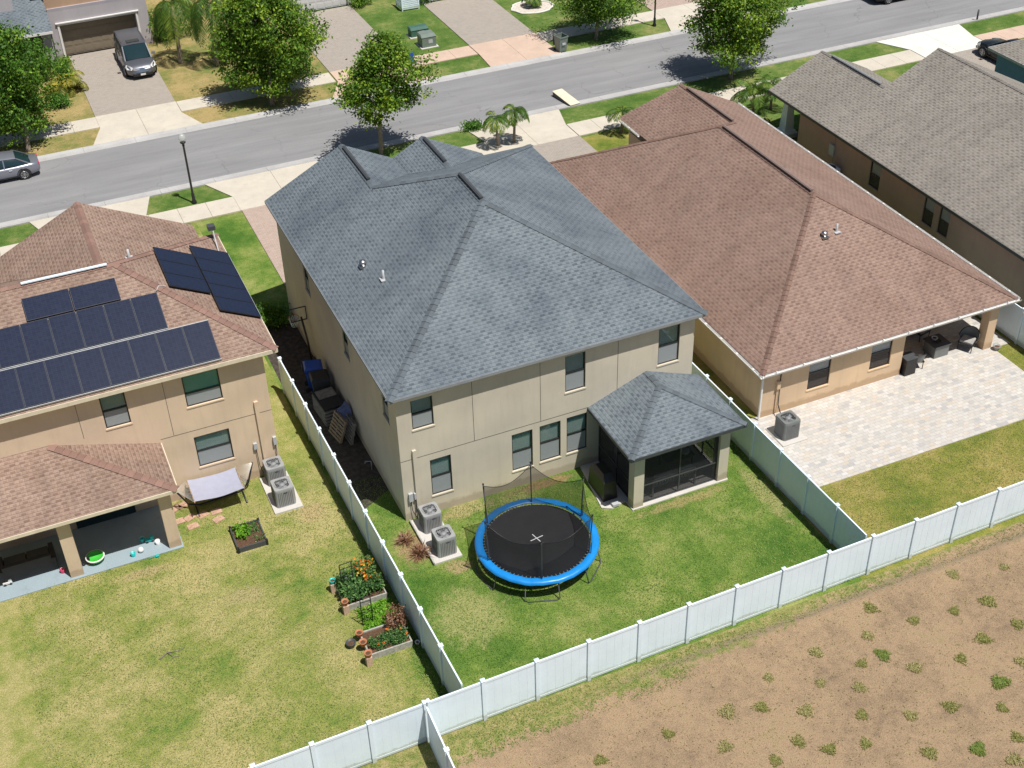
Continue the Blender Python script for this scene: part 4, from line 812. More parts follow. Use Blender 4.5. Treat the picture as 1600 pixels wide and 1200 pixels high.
def bf(x): return (x, -9.837+.0121*(x+.807))
S_ = 1.844*math.cos(.0121)
fence('long white vinyl back fence between the green lawns and the bare field', bf(-.807-S_*1.08), bf(-.807+S_*17), 18)
fence('white vinyl back fence behind the yellowing left lawn', bf(-8.14-S_*3), bf(-2.88), 6)
fence('white vinyl fence running from the corner out into the field', (-2.88, -9.95), (-3.08, -17.3), 4, skip_first=True)
fence('white vinyl side fence between the solar house and the grey roofed house', (-1.91, 9.903), (-1.575, -9.72), 11, skip_last=True)
fence('white vinyl side fence between the screened porch and the patio', (13.51, 2.75), (13.70, -9.55), 7, skip_last=True)
fence('white vinyl side fence at the right edge beyond the patio', (28.35, 6.2), (28.5, -9.4), 9, skip_last=True)

# ------------------------------------------------------------ air conditioners
def ac(label, cx, cy, z0, w, h, mat, group=None, rz=0):
    t = thing('air_conditioner', label, 'air conditioner', (0, 0, 0), group)
    mb = MB(); r = .09; pts = []
    for sx, sy, a0 in ((1, 1, 0), (-1, 1, 90), (-1, -1, 180), (1, -1, 270)):
        for k in range(4): a = R(a0+k*30); pts.append((sx*(w/2-r)+r*math.cos(a), sy*(w/2-r)+r*math.sin(a)))
    n = len(pts)
    body = [(x, y, .0) for x, y in pts]+[(x, y, h-.06) for x, y in pts]+[(x*.97, y*.97, h) for x, y in pts]
    mb.faces(body, [(i, (i+1) % n, n+(i+1) % n, n+i) for i in range(n)]+[(n+i, n+(i+1) % n, 2*n+(i+1) % n, 2*n+i) for i in range(n)])
    R0 = w*.40; ring = [(R0*math.cos(math.atan2(y, x)), R0*math.sin(math.atan2(y, x)), h) for x, y in pts]
    top = [(x*.97, y*.97, h) for x, y in pts]; mb.faces(top+ring, [(i, (i+1) % n, n+(i+1) % n, n+i) for i in range(n)])
    lv = MB()
    for k in range(9):                      # pressed vertical louvre ribs
        u = -w/2+.12+k*(w-.24)/8
        for s in (-1, 1): lv.box(u-.014, u+.014, s*(w/2+.004)-.006, s*(w/2+.004)+.006, .06, h-.12); lv.box(s*(w/2+.004)-.006, s*(w/2+.004)+.006, u-.014, u+.014, .06, h-.12)
    co_ = mb.build('casing', mat, t); lv.build('louvres', 'aclouv', co_)
    MB().lathe([(R0, h-.001), (R0-.02, h-.16), (0, h-.17)], (0, 0, 0), 24).build('fan_well', 'acdark', t)
    g = MB()
    for q in (R0, R0*.82, R0*.64, R0*.46): g.tube([(q*math.cos(2*math.pi*i/24), q*math.sin(2*math.pi*i/24), h+.012) for i in range(25)], .005, 4, cap=False)
    for i in range(16): a = 2*math.pi*i/16; g.tube([(.1*math.cos(a), .1*math.sin(a), h+.02), (R0*math.cos(a), R0*math.sin(a), h+.012)], .004, 4)
    g.build('fan_grille', mat, t)
    f = MB(); f.lathe([(.0, h-.02), (.11, h-.025), (.12, h-.12)], (0, 0, 0), 14)
    for i in range(4):
        a = R(i*90+20); f.faces([(.1*math.cos(a), .1*math.sin(a), h-.08), (R0*.95*math.cos(a-.2), R0*.95*math.sin(a-.2), h-.11), (R0*.95*math.cos(a+.45), R0*.95*math.sin(a+.45), h-.06), (.1*math.cos(a+.9), .1*math.sin(a+.9), h-.06)], [(0, 1, 2, 3)])
    f.build('fan', 'grey', t)
    MB().box(-.05, .09, -w/2-.012, -w/2-.008, h-.2, h-.15).build('badge', 'darkgrey', t)
    t.location = (cx, cy, z0); t.rotation_euler = (0, 0, rz); return t
def padblock(label, x0, x1, y0, y1):
    tag(MB().prism(rect(x0, x1, y0, y1), -.02, .07).build('concrete_pad', 'pad', None, (x0, y0, 0)), label, 'pad')
padblock('concrete pad under the two grey air conditioners by the beige wall', .12, 1.2, -2.68, -.12)
ac('grey air conditioner nearest the beige wall corner', .72, -.74, .07, .72, .84, 'acgrey', 'grey air conditioners by the beige house')
ac('grey air conditioner beside the trampoline, the one farther from the beige wall', .72, -2.13, .07, .74, .84, 'acgrey', 'grey air conditioners by the beige house')
padblock('concrete pad under the two air conditioners beside the hammock', -4.4, -3.3, 2.45, 4.75)
ac('grey air conditioner nearest the tan wall beside the hammock', -3.82, 4.42, .07, .74, .84, 'acgrey', 'grey air conditioners by the solar house')
ac('grey air conditioner beside the hammock, the one farther from the tan wall', -3.86, 3.07, .07, .76, .84, 'acgrey', 'grey air conditioners by the solar house')
tag(MB().prism(rect(15.15, 16.3, -2.45, -1.15), .031, .075).build('concrete_pad', 'pad', None, (15.15, -2.45, 0)), 'white pad under the single slate air conditioner on the patio', 'pad')
ac('single slate grey air conditioner standing on the paver patio', 15.7, -1.82, .075, .76, .86, 'acgreen')
mb = MB(); mb.beam((.1, -.15, .11), (.1, -2.7, .11), .05, .08); tag(mb.build('edging_board', 'bedwood', None, (.1, -1.4, 0)), 'pale edging board beside the air conditioner pad', 'board')

# ------------------------------------------------------------ trampoline
def trampoline(cx, cy):
    t = thing('trampoline', 'round trampoline with bright blue safety pad, black mat and net enclosure', 'trampoline', (cx, cy, 0))
    Rr, Z = 2.18, .86; C_ = Vector((cx, cy, 0))
    def ring(r, z, n=72): return [(cx+r*math.cos(2*math.pi*i/n), cy+r*math.sin(2*math.pi*i/n), z) for i in range(n)]
    mb = MB(); n = 72; mb.face(ring(1.90, Z-.03, n)); mt = mb.build('jumping_mat', 'black', t)
    x = MB(); q = wmat((cx-.02, cy+.06), (cx+1, cy-.45)); 
    x.beam((cx-.24, cy+.03, Z-.02), (cx+.28, cy+.10, Z-.02), .03, .006); x.beam((cx-.04, cy+.32, Z-.019), (cx+.08, cy-.19, Z-.019), .03, .006); x.build('cross_mark', 'ltgrey', mt)
    prof = [(1.95, Z-.01), (1.98, Z+.025), (2.07, Z+.035), (2.17, Z+.03), (2.24, Z-.005), (2.25, Z-.09)]
    mb = MB(); b = len(mb.v)
    vs = []; 
    for i in range(n):
        a = 2*math.pi*i/n; wv = .010*math.sin(i*2.1)+.008*math.sin(i*.9)-(.014 if i % 12 == 0 else 0)
        vs += [(cx+r*math.cos(a), cy+r*math.sin(a), z+wv) for r, z in prof]
    k = len(prof); mb.faces(vs, [(i*k+j, ((i+1) % n)*k+j, ((i+1) % n)*k+j+1, i*k+j+1) for i in range(n) for j in range(k-1)], smooth=True)
    mb.build('safety_pad', 'blue', t)
    sp = MB()
    for i in range(80): a = 2*math.pi*i/80; sp.beam((cx+1.87*math.cos(a), cy+1.87*math.sin(a), Z-.02), (cx+1.96*math.cos(a), cy+1.96*math.sin(a), Z-.02), .016, .01)
    sp.build('springs', 'grey', t)
    fr = MB(); fr.tube(ring(2.16, Z-.07, 48)+ring(2.16, Z-.07, 48)[:1], .028, 8, cap=False); fr.build('frame_ring', 'darkgrey', t)
    P = [R(a) for a in (11, 71, 130, 188, 250, 313)]
    for a in P:      # each leg pair is one bent W-shaped tube
        for s in (0,):
            a0, a1 = a-.27, a+.27; r = 2.12; r2 = 2.30
            p = [(cx+r*math.cos(a0), cy+r*math.sin(a0), Z-.08), (cx+r2*math.cos(a0), cy+r2*math.sin(a0), .07), (cx+(r2+.02)*math.cos(a0+.05), cy+(r2+.02)*math.sin(a0+.05), .03),
                 (cx+(r2+.02)*math.cos(a1-.05), cy+(r2+.02)*math.sin(a1-.05), .03), (cx+r2*math.cos(a1), cy+r2*math.sin(a1), .07), (cx+r*math.cos(a1), cy+r*math.sin(a1), Z-.08)]
            MB().tube(p, .022, 8).build('leg', 'darkgrey', t)
    TZ = 2.68; tops = []
    for a in P:
        r0 = 2.0; x0, y0 = cx+r0*math.cos(a), cy+r0*math.sin(a); x1, y1 = cx+2.10*math.cos(a), cy+2.10*math.sin(a)
        po = MB().tube([(x0, y0, Z-.2), (x0, y0, Z+.05), (x1, y1, TZ-.1), (x1, y1, TZ)], .024, 8).build('enclosure_pole', 'darkgrey', t)
        MB().lathe([(.0, 0), (.032, .0), (.035, .05), (.0, .07)], (x1, y1, TZ), 10).build('pole_cap', 'black', po)
        MB().tube([(x0+.06*math.cos(a), y0+.06*math.sin(a), Z-.02), (x0+.09*math.cos(a), y0+.09*math.sin(a), Z+.55)], .014, 6).build('strap', 'black', po)
        tops.append(a)
    nb = MB(); seg = 12; rows = 6; vs = []; tot = 6*seg
    for i in range(tot):
        k0 = i//seg; a0 = P[k0]; a1 = P[(k0+1) % 6]+(2*math.pi if k0 == 5 else 0); f = (i % seg)/seg; a = a0+(a1-a0)*f
        sag = 4*f*(1-f); zt = TZ-.05-.42*sag; rt = (2.07*math.cos((a1-a0)/2)/math.cos(a-(a0+a1)/2))
        for j in range(rows+1):
            g = j/rows; rr = 1.90*(1-g)+rt*g-.10*math.sin(math.pi*g)*sag; vs.append((cx+rr*math.cos(a), cy+rr*math.sin(a), Z+(zt-Z)*g))
    nb.faces(vs, [(i*(rows+1)+j, ((i+1) % tot)*(rows+1)+j, ((i+1) % tot)*(rows+1)+j+1, i*(rows+1)+j+1) for i in range(tot) for j in range(rows)], smooth=True)
    ne = nb.build('net', 'net', t)
    hem = MB(); hem.tube([vs[i*(rows+1)+rows] for i in range(tot)]+[vs[rows]], .012, 5, cap=False); hem.build('net_hem', 'black', ne)
    lg = MB(); 
    for a in (R(196), R(205)): lg.beam((cx+2.3*math.cos(a), cy+2.3*math.sin(a), .05), (cx+2.22*math.cos(a), cy+2.22*math.sin(a), .85), .03)
    for k in range(3):
        p, q_ = R(196), R(205); z = .2+k*.24; lg.beam((cx+2.28*math.cos(p), cy+2.28*math.sin(p), z), (cx+2.28*math.cos(q_), cy+2.28*math.sin(q_), z), .03)
    return t
trampoline(3.66, -3.85)

# ------------------------------------------------------------ foliage helpers
def quads(C0, size, rs, up=.35, asp=.6):
    n = len(C0); d = rs.normal(size=(n, 3)); d[:, 2] = np.abs(d[:, 2])*.8+up; d /= np.linalg.norm(d, axis=1)[:, None]
    t = np.cross(d, rs.normal(size=(n, 3))); t /= np.linalg.norm(t, axis=1)[:, None]; b = np.cross(d, t)
    s = (size*rs.uniform(.6, 1.3, n))[:, None]; t = t*s*.5; b = b*s*.5*asp
    V = np.stack([C0-t, C0-b*1.0, C0+t, C0+b*1.0], 1).reshape(-1, 3)
    return V
def crown(par, c, r, nc, nl, leaf, mat, seed, gap=.33, sig=.3, name='crown', taper=.0, lo=.35):
    rs = np.random.RandomState(seed); P = []
    ph = rs.uniform(0, 6.28, 6); k = 0
    while len(P) < nc and k < nc*30:
        k += 1; v = rs.normal(size=3); v /= np.linalg.norm(v); rad = rs.uniform(lo, 1)**.6
        lump = 1+.24*math.sin(3*math.atan2(v[1], v[0])+ph[0])+.2*math.sin(4*v[2]+2*v[0]+ph[1])+.14*math.sin(7*math.atan2(v[1], v[0])+4*v[2]+ph[2])
        hole = math.sin(4.1*v[0]+ph[3])*math.sin(3.7*v[1]+ph[4])*math.sin(4.3*v[2]+ph[5])
        if hole > gap: continue
        tp = 1-taper*max(0, v[2]*rad)
        P.append((v[0]*r[0]*rad*lump*tp, v[1]*r[1]*rad*lump*tp, v[2]*r[2]*rad*(1+.1*lump)))
    P = np.array(P); n = len(P); cl = rs.uniform(0, 1, n)
    L0 = np.repeat(P, nl, 0)+rs.normal(size=(n*nl, 3))*sig*np.array([1.15, 1.15, .7])
    u = np.clip(np.repeat(cl, nl)*.62+rs.uniform(0, 1, n*nl)*.5-.06, 0.01, .99)
    o = npmesh(name, quads(L0, leaf, rs)+np.array(c)-np.array(PW[par.name]), 4, mat, par, (0, 0, 0), u)
    return P+np.array(c)
def tree(label, x, y, c, r, nc=260, nl=46, leaf=.20, mat='tree', seed=1, th=.12, cat='tree', group=None, gap=.33, taper=.25, sig=.27):
    t = thing('street_tree', label, cat, (x, y, 0), group)
    pts = crown(t, c, r, nc, nl, leaf, mat, seed, gap, sig, taper=taper)
    rs = random.Random(seed); mb = MB(); zt = c[2]-r[2]*.45
    mid = Vector((x+.1, y, zt*.6)); top = Vector((c[0], c[1], c[2]+r[2]*.3))
    mb.tube([(x, y, -.05), (x, y, .1), mid, (x*.4+c[0]*.6, y*.4+c[1]*.6, zt+.3), top], [th*1.5, th, th*.8, th*.6, th*.15], 10); mb.build('trunk', 'bark', t)
    br = MB(); sel = list(range(len(pts))); rs.shuffle(sel)
    for i in sel[:22]:
        p = Vector(pts[i]); f = rs.uniform(.0, .7); s = Vector((x*.5+c[0]*.5, y*.5+c[1]*.5, zt)).lerp(top, f); m_ = s.lerp(p, .5)+Vector((0, 0, .15)); br.tube([s, m_, p], [th*.35, th*.22, .012], 5)
    br.build('limbs', 'bark', t); return t
tree('tall leafy street tree standing behind the grey roofed house', 9.35, 29.6, (10.05, 29.7, 4.5), (2.4, 2.1, 2.2), 240, 62, .19, 'tree', 3, .13, gap=.2, taper=.5, sig=.24)
tree('round dense street tree right of the road beside its blue shadow', 32.6, 29.8, (32.8, 29.9, 3.95), (2.8, 2.55, 2.5), 420, 60, .18, 'tree', 5, .13, gap=.5, sig=.24)
tree('large spreading tree shading the pavement across the road', 5.6, 39.2, (6.2, 40.0, 3.9), (2.95, 2.8, 3.1), 500, 60, .20, 'tree', 8, .15, gap=.42, sig=.25)
tree('broad tree at the left edge across the road', -8.9, 39.6, (-9.5, 40.6, 3.9), (2.9, 2.7, 3.1), 500, 60, .19, 'tree_dark', 12, .15, gap=.5, sig=.25)
tree('fine-leaved tree beside the wheeled bin across the road', 28.1, 39.5, (28.6, 39.9, 3.3), (2.75, 2.4, 2.15), 380, 60, .15, 'tree_dark', 15, .12, gap=.5)
def bush(label, x, y, r, h, mat='shrub', seed=1, name='shrub', n=60, leaf=.12, group=None, z=0):
    t = thing(name, label, 'shrub', (x, y, z), group); crown(t, (x, y, z+h*.55), (r, r, h*.55), n, 40, leaf, mat, seed, .8, .14, 'foliage', lo=.15)
    mb = MB()
    for k in range(6): a = k*1.05; mb.tube([(x+.05*math.cos(a), y+.05*math.sin(a), z-.03), (x+r*.5*math.cos(a), y+r*.5*math.sin(a), z+h*.6)], [.02, .008], 5)
    mb.build('stems', 'bark', t); return t
bush('big rounded dark shrub beside the garage and the minivan', 2.05, 53.2, 1.35, 1.9, 'tree_dark', 21, n=150)
bush('bright green low shrub under the arching palm', 4.7, 48.4, .9, .8, 'shrub_bright', 22, n=70)
bush('leafy shrub beside the entry of the lavender-grey house', -6.9, 50.0, .9, 1.7, 'shrub', 23, n=90)
bush('small round shrub at the garage corner left of the driveway', -5.35, 50.3, .55, .9, 'tree_dark', 24)
bush('low shrubs under the tree at the left edge', -6.3, 45.3, .8, .6, 'shrub', 25)
bush('rounded shrub at the right corner of the white garage', 16.0, 53.2, .7, .9, 'tree_dark', 26)
bush('tall dark shrub beside the white louvred enclosure', 20.1, 51.7, .85, 1.2, 'shrub', 27, n=80)
bush('small yellow-green shrub by the porch column of the taupe house', 32.6, 21.0, .5, .9, 'shrub_bright', 28)
bush('dark low planting beside the tapered white porch column', 30.4, 22.6, .55, .5, 'tree_dark', 29)
bush('low green shrub at the kerb behind the grey roofed house', 15.4, 30.45, .5, .35, 'shrub', 30, n=40)
bush('dark shrubs behind the big spreading tree', 7.2, 46.6, 1.0, 1.1, 'tree_dark', 31, n=80)

def palm(label, x, y, h, nf, fl, droop, mat='palm', seed=1, lean=(0, 0), z0=0, fz=.5, asc=.9, th=.08, lw=.045, ll=.34, cut=None):
    t = thing('palm_tree', label, 'palm', (x, y, z0)); rs = np.random.RandomState(seed); tx, ty = x+lean[0], y+lean[1]
    MB().tube([(x, y, z0-.05), (x, y, z0+.1), ((x+tx)/2, (y+ty)/2, z0+h*.55), (tx, ty, z0+h)], [th*1.4, th*1.1, th*.9, th*.7], 9).build('trunk', 'bark', t)
    V = []; U_ = []; rb = MB()
    for k in range(nf):
        a = 2*math.pi*k/nf*1.0+rs.uniform(-.25, .25); e = asc*rs.uniform(.45, 1.1); L_ = fl*rs.uniform(.8, 1.1); n = 20
        pos = np.array([tx, ty, z0+h]); d = np.array([math.cos(a)*math.cos(e), math.sin(a)*math.cos(e), math.sin(e)]); pts = [pos.copy()]; cu_ = rs.uniform(.1, .7)
        for i in range(n):
            pos = pos+d*L_/n; d = d+np.array([0, 0, -droop/n*(1+i/n)]); d /= np.linalg.norm(d); pts.append(pos.copy())
            side = np.cross(d, [0, 0, 1.]); side /= np.linalg.norm(side)+1e-9
            if i < 2: continue
            ln = ll*math.sin(math.pi*(i/n*.85+.12))+.05
            for s in (-1, 1):
                for g in (0, .5):
                    tip = pos+side*s*ln*.85+d*ln*.5+np.array([0, 0, -ln*rs.uniform(.25, .7)]); w_ = d*lw*.5; b0 = pos+d*g*L_/n
                    m_ = (b0+tip)/2+np.array([0, 0, .03]); V += [b0-w_*.6, m_-w_, tip, m_+w_]; U_.append(np.clip(cu_+rs.uniform(-.2, .3), .01, .99))
        rb.tube([Vector(p) for p in pts[::4]+[pts[-1]]], [.016]*(len(pts[::4]))+[.004], 4)
    npmesh('fronds', np.array(V)-np.array(PW[t.name]), 4, mat, t, (0, 0, 0), np.array(U_)); rb.build('frond_stems', mat, t); return t
palm('left one of the two small palms behind the grey roofed house', 15.75, 27.6, 1.75, 13, 1.15, 2.0, seed=1, lean=(-.1, 0), ll=.28)
palm('right one of the two small palms behind the grey roofed house', 16.75, 27.6, 1.95, 15, 1.25, 2.1, seed=2, lean=(.1, 0), ll=.28)
palm('small palm by the gutter of the brown roofed house', 22.9, 26.0, 1.3, 13, 1.2, 1.8, seed=3, ll=.3)
palm('palm with upright fronds left of the tapered white column', 30.3, 23.7, 1.7, 18, 1.8, 1.9, seed=4, ll=.42, asc=1.2, lw=.06)
palm('pale palm seen over the grey-brown roof peak', 32.3, 24.8, 1.5, 12, 1.5, 1.9, seed=5, ll=.32)
palm('left one of the two big drooping palms right of the minivan', 1.95, 48.5, 3.9, 17, 3.2, 4.3, seed=6, th=.14, ll=.65, lw=.07, lean=(.2, .1))
palm('right one of the two big drooping palms right of the minivan', 4.0, 47.0, 4.1, 17, 3.4, 4.5, mat='palm', seed=7, th=.14, ll=.65, lw=.07, lean=(.2, .1))
palm('yellow-green feathery palm left of the driveway', -5.6, 47.2, .5, 18, 1.6, 1.9, mat='palm_yellow', seed=8, ll=.5, lw=.06, asc=1.1)
palm('palm in front of the entry at the left edge', -8.3, 49.2, 2.2, 15, 2.1, 2.4, mat='palm', seed=9, ll=.55, lw=.06)
palm('small palm in the white gravel ring at the top', 26.9, 47.2, .6, 14, 1.0, 1.8, seed=10, ll=.3)

# ------------------------------------------------------------ street lamps
def lamp(label, x, y):
    t = thing('street_lamp', label, 'street lamp', (x, y, 0), 'black street lamps along the road')
    MB().lathe([(.13, -.05), (.14, .05), (.13, .12), (.09, .2), (.085, .55), (.06, .62), (.055, 3.35), (.07, 3.38), (.07, 3.42), (.05, 3.46)], (x, y, 0), 14).build('post', 'black', t)
    l = MB().lathe([(.05, 3.44), (.09, 3.5), (.15, 3.56), (.15, 3.60), (.10, 3.62)], (x, y, 0), 14).build('lamp_holder', 'black', t)
    MB().lathe([(.11, 3.60), (.19, 3.74), (.20, 3.86), (.15, 3.99), (.05, 4.06), (0, 4.07)], (x, y, 0), 16).build('globe', 'lampglass', l); return t
lamp('black street lamp with pale globe on the near grass verge', -1.6, 28.73); lamp('black street lamp across the road beside the fine-leaved tree', 32.75, 39.85)

# ------------------------------------------------------------ vehicles
def car(label, loc, rz, paint, kind, cat='car', sc_=1):
    t = thing('parked_car' if kind != 'van' else 'minivan', label, cat, (0, 0, 0))
    if kind == 'van': L_, Wd, zt, zr = 5.05, 1.98, 1.06, 1.72; gh = [(-2.42, .86, .78, 1.0, 1.12), (-2.3, .88, .74, 1.02, 1.68), (-1.2, .92, .78, 1.0, 1.74), (.3, .93, .77, .99, 1.73), (.62, .92, .74, .99, 1.66), (1.55, .84, .70, 1.0, 1.04)]
    else: L_, Wd, zt, zr = 4.75, 1.84, .92, 1.42; gh = [(-1.9, .74, .62, .88, .93), (-1.1, .8, .60, .88, 1.37), (-.3, .83, .62, .88, 1.43), (.25, .83, .60, .88, 1.40), (1.15, .76, .62, .88, .93)]
    h = L_/2; w_ = Wd/2
    if kind == 'van': S = [(-h, .72, .42, .82), (-h+.08, .88, .30, .98), (-h+.4, .96, .24, 1.03), (-1.2, 1, .22, 1.02), (0, 1, .22, 1.02), (1.2, .99, .22, 1.02), (1.75, .97, .24, .98), (2.15, .93, .26, .90), (2.4, .80, .30, .78), (h, .58, .36, .66)]
    else: S = [(-h, .70, .42, .76), (-h+.1, .86, .30, .88), (-h+.5, .96, .24, .92), (-1.0, 1, .20, .90), (0, 1, .20, .90), (1.0, .99, .20, .90), (1.6, .97, .22, .85), (2.0, .90, .25, .78), (2.25, .78, .28, .70), (h, .56, .34, .60)]
    mb = MB(); vs = []
    for x, f, zb, z1 in S:
        hw = w_*f; pr = [(0, zb), (hw*.88, zb), (hw*.97, zb+.08), (hw, zb+(z1-zb)*.45), (hw*.985, zb+(z1-zb)*.72), (hw*.93, z1-.04), (hw*.84, z1), (0, z1+.03)]
        vs += [(x, y, z) for y, z in pr]+[(x, -y, z) for y, z in pr[-2:0:-1]]
    k = 14; mb.faces(vs, [(i*k+j, i*k+(j+1) % k, (i+1)*k+(j+1) % k, (i+1)*k+j) for i in range(len(S)-1) for j in range(k)], smooth=True); mb.faces(vs[:k], [tuple(range(k))]); mb.faces(vs[-k:], [tuple(reversed(range(k)))])
    bd = mb.build('body', paint, t)
    g = MB(); vs = []
    for x, a, b, zb, z1 in gh:
        pr = [(a, zb-.05), (a*.98, zb+(z1-zb)*.15), (b*1.0, z1-.03), (b*.9, z1)]; vs += [(x, y, z) for y, z in pr]+[(x, -y, z) for y, z in pr[::-1]]
    k = 8; g.faces(vs, [(i*k+j, i*k+j+1, (i+1)*k+j+1, (i+1)*k+j) for i in range(len(gh)-1) for j in range(k-1)], smooth=True); g.build('windows', 'carglass', t)
    rf = MB(); G = gh[1:-1]; vs = []
    for x, a, b, zb, z1 in G: vs += [(x, b*1.03, z1-.035), (x, b*.9, z1+.012), (x, 0, z1+.03), (x, -b*.9, z1+.012), (x, -b*1.03, z1-.035)]
    rf.faces(vs, [(i*5+j, i*5+j+1, (i+1)*5+j+1, (i+1)*5+j) for i in range(len(G)-1) for j in range(4)], smooth=True)
    for s in (-1, 1):        # pillars and sills
        for i in ([0, 2, 3, len(gh)-1] if kind == 'van' else [0, 2, len(gh)-1]):
            pass
        for p, q in ((gh[0], gh[1]), (gh[-1], gh[-2])):
            rf.beam((p[0], s*p[1]*.99, p[3]-.02), (q[0], s*q[2]*1.02, q[4]-.03), .07, .05)
        for x in ((-1.25, -.15) if kind == 'van' else (-.35,)):
            rf.beam((x, s*.935*(1 if kind == 'van' else .9), zt-.05), (x-.02, s*(.785 if kind == 'van' else .63), zr-.06), .07, .03)
        if kind == 'van': rf.beam((-2.1, s*.72, 1.76), (.2, s*.72, 1.77), .04, .04)
    ro = rf.build('roof', paint, t)
    if kind == 'van': MB().box(-.05, .42, -.42, .42, 1.755, 1.775).build('sunroof', 'carglass', ro)
    ax_ = ((-1.45, 1.55) if kind == 'van' else (-1.38, 1.42)); rr = .34
    for x in ax_:
        for s in (-1, 1):
            y0 = s*(w_-.2); y1 = s*(w_+.012)
            ty_ = MB().tube([(x, y0, rr), (x, y1-s*.03, rr), (x, y1, rr)], [rr, rr, rr*.93], 20).build('wheel', 'tyre', t)
            rm = MB(); rm.tube([(x, y1-s*.02, rr), (x, y1+s*.006, rr)], [.22, .215], 18)
            rm.build('hub', 'darkgrey', ty_); sp = MB()
            for i in range(8): a = i*math.pi/4; sp.beam((x, y1+s*.012, rr), (x+.205*math.cos(a), y1+s*.012, rr+.205*math.sin(a)), .045, .02)
            sp.tube([(x+.21*math.cos(i*math.pi/9), y1+s*.008, rr+.21*math.sin(i*math.pi/9)) for i in range(19)], .016, 5, cap=False); sp.build('rim', 'rim', ty_)
            ar = MB(); ar.tube([(x+.39*math.cos(R(-8+i*14)), s*(w_-.005), rr+.39*math.sin(R(-8+i*14))) for i in range(15)], .028, 6); ar.build('wheel_arch', 'black', t)
    for s in (-1, 1):
        (lambda k_: MB().faces([(h-.60, s*w_*.99, k_-.10), (h-.28, s*w_*.93, k_-.17), (h-.03, s*w_*.66, k_-.18), (h-.05, s*w_*.56, k_-.03), (h-.22, s*w_*.70, k_+.05), (h-.55, s*w_*.90, k_+.06)]+[(h-.55, s*w_*.80, k_-.2)], [(0, 1, 2, 3, 4, 5), (5, 4, 3, 2, 1, 0)]))(.86 if kind == 'van' else .74).build('headlight', 'headlight', t)
        MB().box(-h-.005, -h+.12, s*w_*.6-.1, s*w_*.6+.14, .62, .86).build('tail_light', 'pink', t)
        MB().box(1.05 if kind == 'van' else .75, 1.25 if kind == 'van' else .93, s*(w_+.0)-.02 if s > 0 else -w_-.18, s*w_+.18 if s > 0 else -w_+.02, zt-.02, zt+.14).build('mirror', 'silver' if kind == 'van' else paint, t)
        for x in ((.55, -.5) if kind == 'van' else (.3, -.75)): MB().box(x, x+.18, s*w_-.012, s*w_+.022, zt-.2, zt-.165).build('door_handle', 'chrome', t)
        MB().box(-1.0, 1.15, s*w_*.99-.01, s*w_*.99+.008, .26, .32).build('side_skirt', 'black', t)
    MB().faces([(h+.03, -.40, .52), (h+.07, 0, .50), (h+.03, .40, .52), (h-.06, .46, .74 if kind == 'van' else .66), (h-.02, 0, .78 if kind == 'van' else .70), (h-.06, -.46, .74 if kind == 'van' else .66)], [(0, 1, 4, 5), (1, 2, 3, 4), (5, 4, 1, 0), (4, 3, 2, 1)]).build('grille', 'chrome', t)
    MB().box(h-.12, h+.045, -.62, .62, .26, .40).build('lower_grille', 'black', t); MB().box(h+.046, h+.05, -.16, .16, .3, .42).build('number_plate', 'whitep', t)
    MB().box(-.95, h-.35, -.72, .72, .22, .3).build('underbody', 'black', t)
    t.location = loc; t.rotation_euler = (0, 0, rz); t.scale = (sc_, sc_, sc_); return t
car('dark grey minivan parked on the paver driveway in front of the brown garage door', (-.78, 49.35, .05), R(-90), 'van', 'van', 'minivan')
car('silver-grey saloon car parked at the far kerb at the left edge', (-10.8, 36.6, .006), R(180), 'silver', 'sedan', 'car', .92)
car('black car on the driveway beside the blue house', (49.45, 23.9, .05), R(90), 'blackcar', 'sedan')
car('dark blue car at the far kerb, cut off by the top edge', (50.6, 36.75, .006), R(0), 'blackcar', 'sedan')

# ------------------------------------------------------------ street side things
def utility(label, x, y, w, d, h, mat):
    t = thing('utility_box', label, 'utility box', (x, y, 0)); MB().box(x, x+w, y, y+d, 0, h-.12).build('cabinet', mat, t)
    mb = MB(); mb.faces([(x-.03, y-.03, h-.118), (x+w+.03, y-.03, h-.118), (x+w+.03, y+d+.03, h-.118), (x-.03, y+d+.03, h-.118), (x+.02, y+d*.35, h), (x+w-.02, y+d*.35, h), (x+w-.02, y+d-.02, h), (x+.02, y+d-.02, h)],
        [(0, 1, 5, 4), (1, 2, 6, 5), (2, 3, 7, 6), (3, 0, 4, 7), (4, 5, 6, 7), (3, 2, 1, 0)]); mb.build('lid', mat, t)
    MB().prism(rect(x-.12, x+w+.12, y-.15, y+d+.12), -.03, .04).build('base', 'pad', t)
    MB().box(x+w*.45, x+w*.75, y-.006, y-.001, h*.35, h*.65).build('notice', 'ltgrey', t)
utility('dark green utility box on the lawn across the road', 17.1, 45.5, 1.25, .7, .62, 'green'); utility('grey-green utility box with a pale notice beside the pavement', 17.1, 43.4, 1.0, .95, .85, 'greygreen')
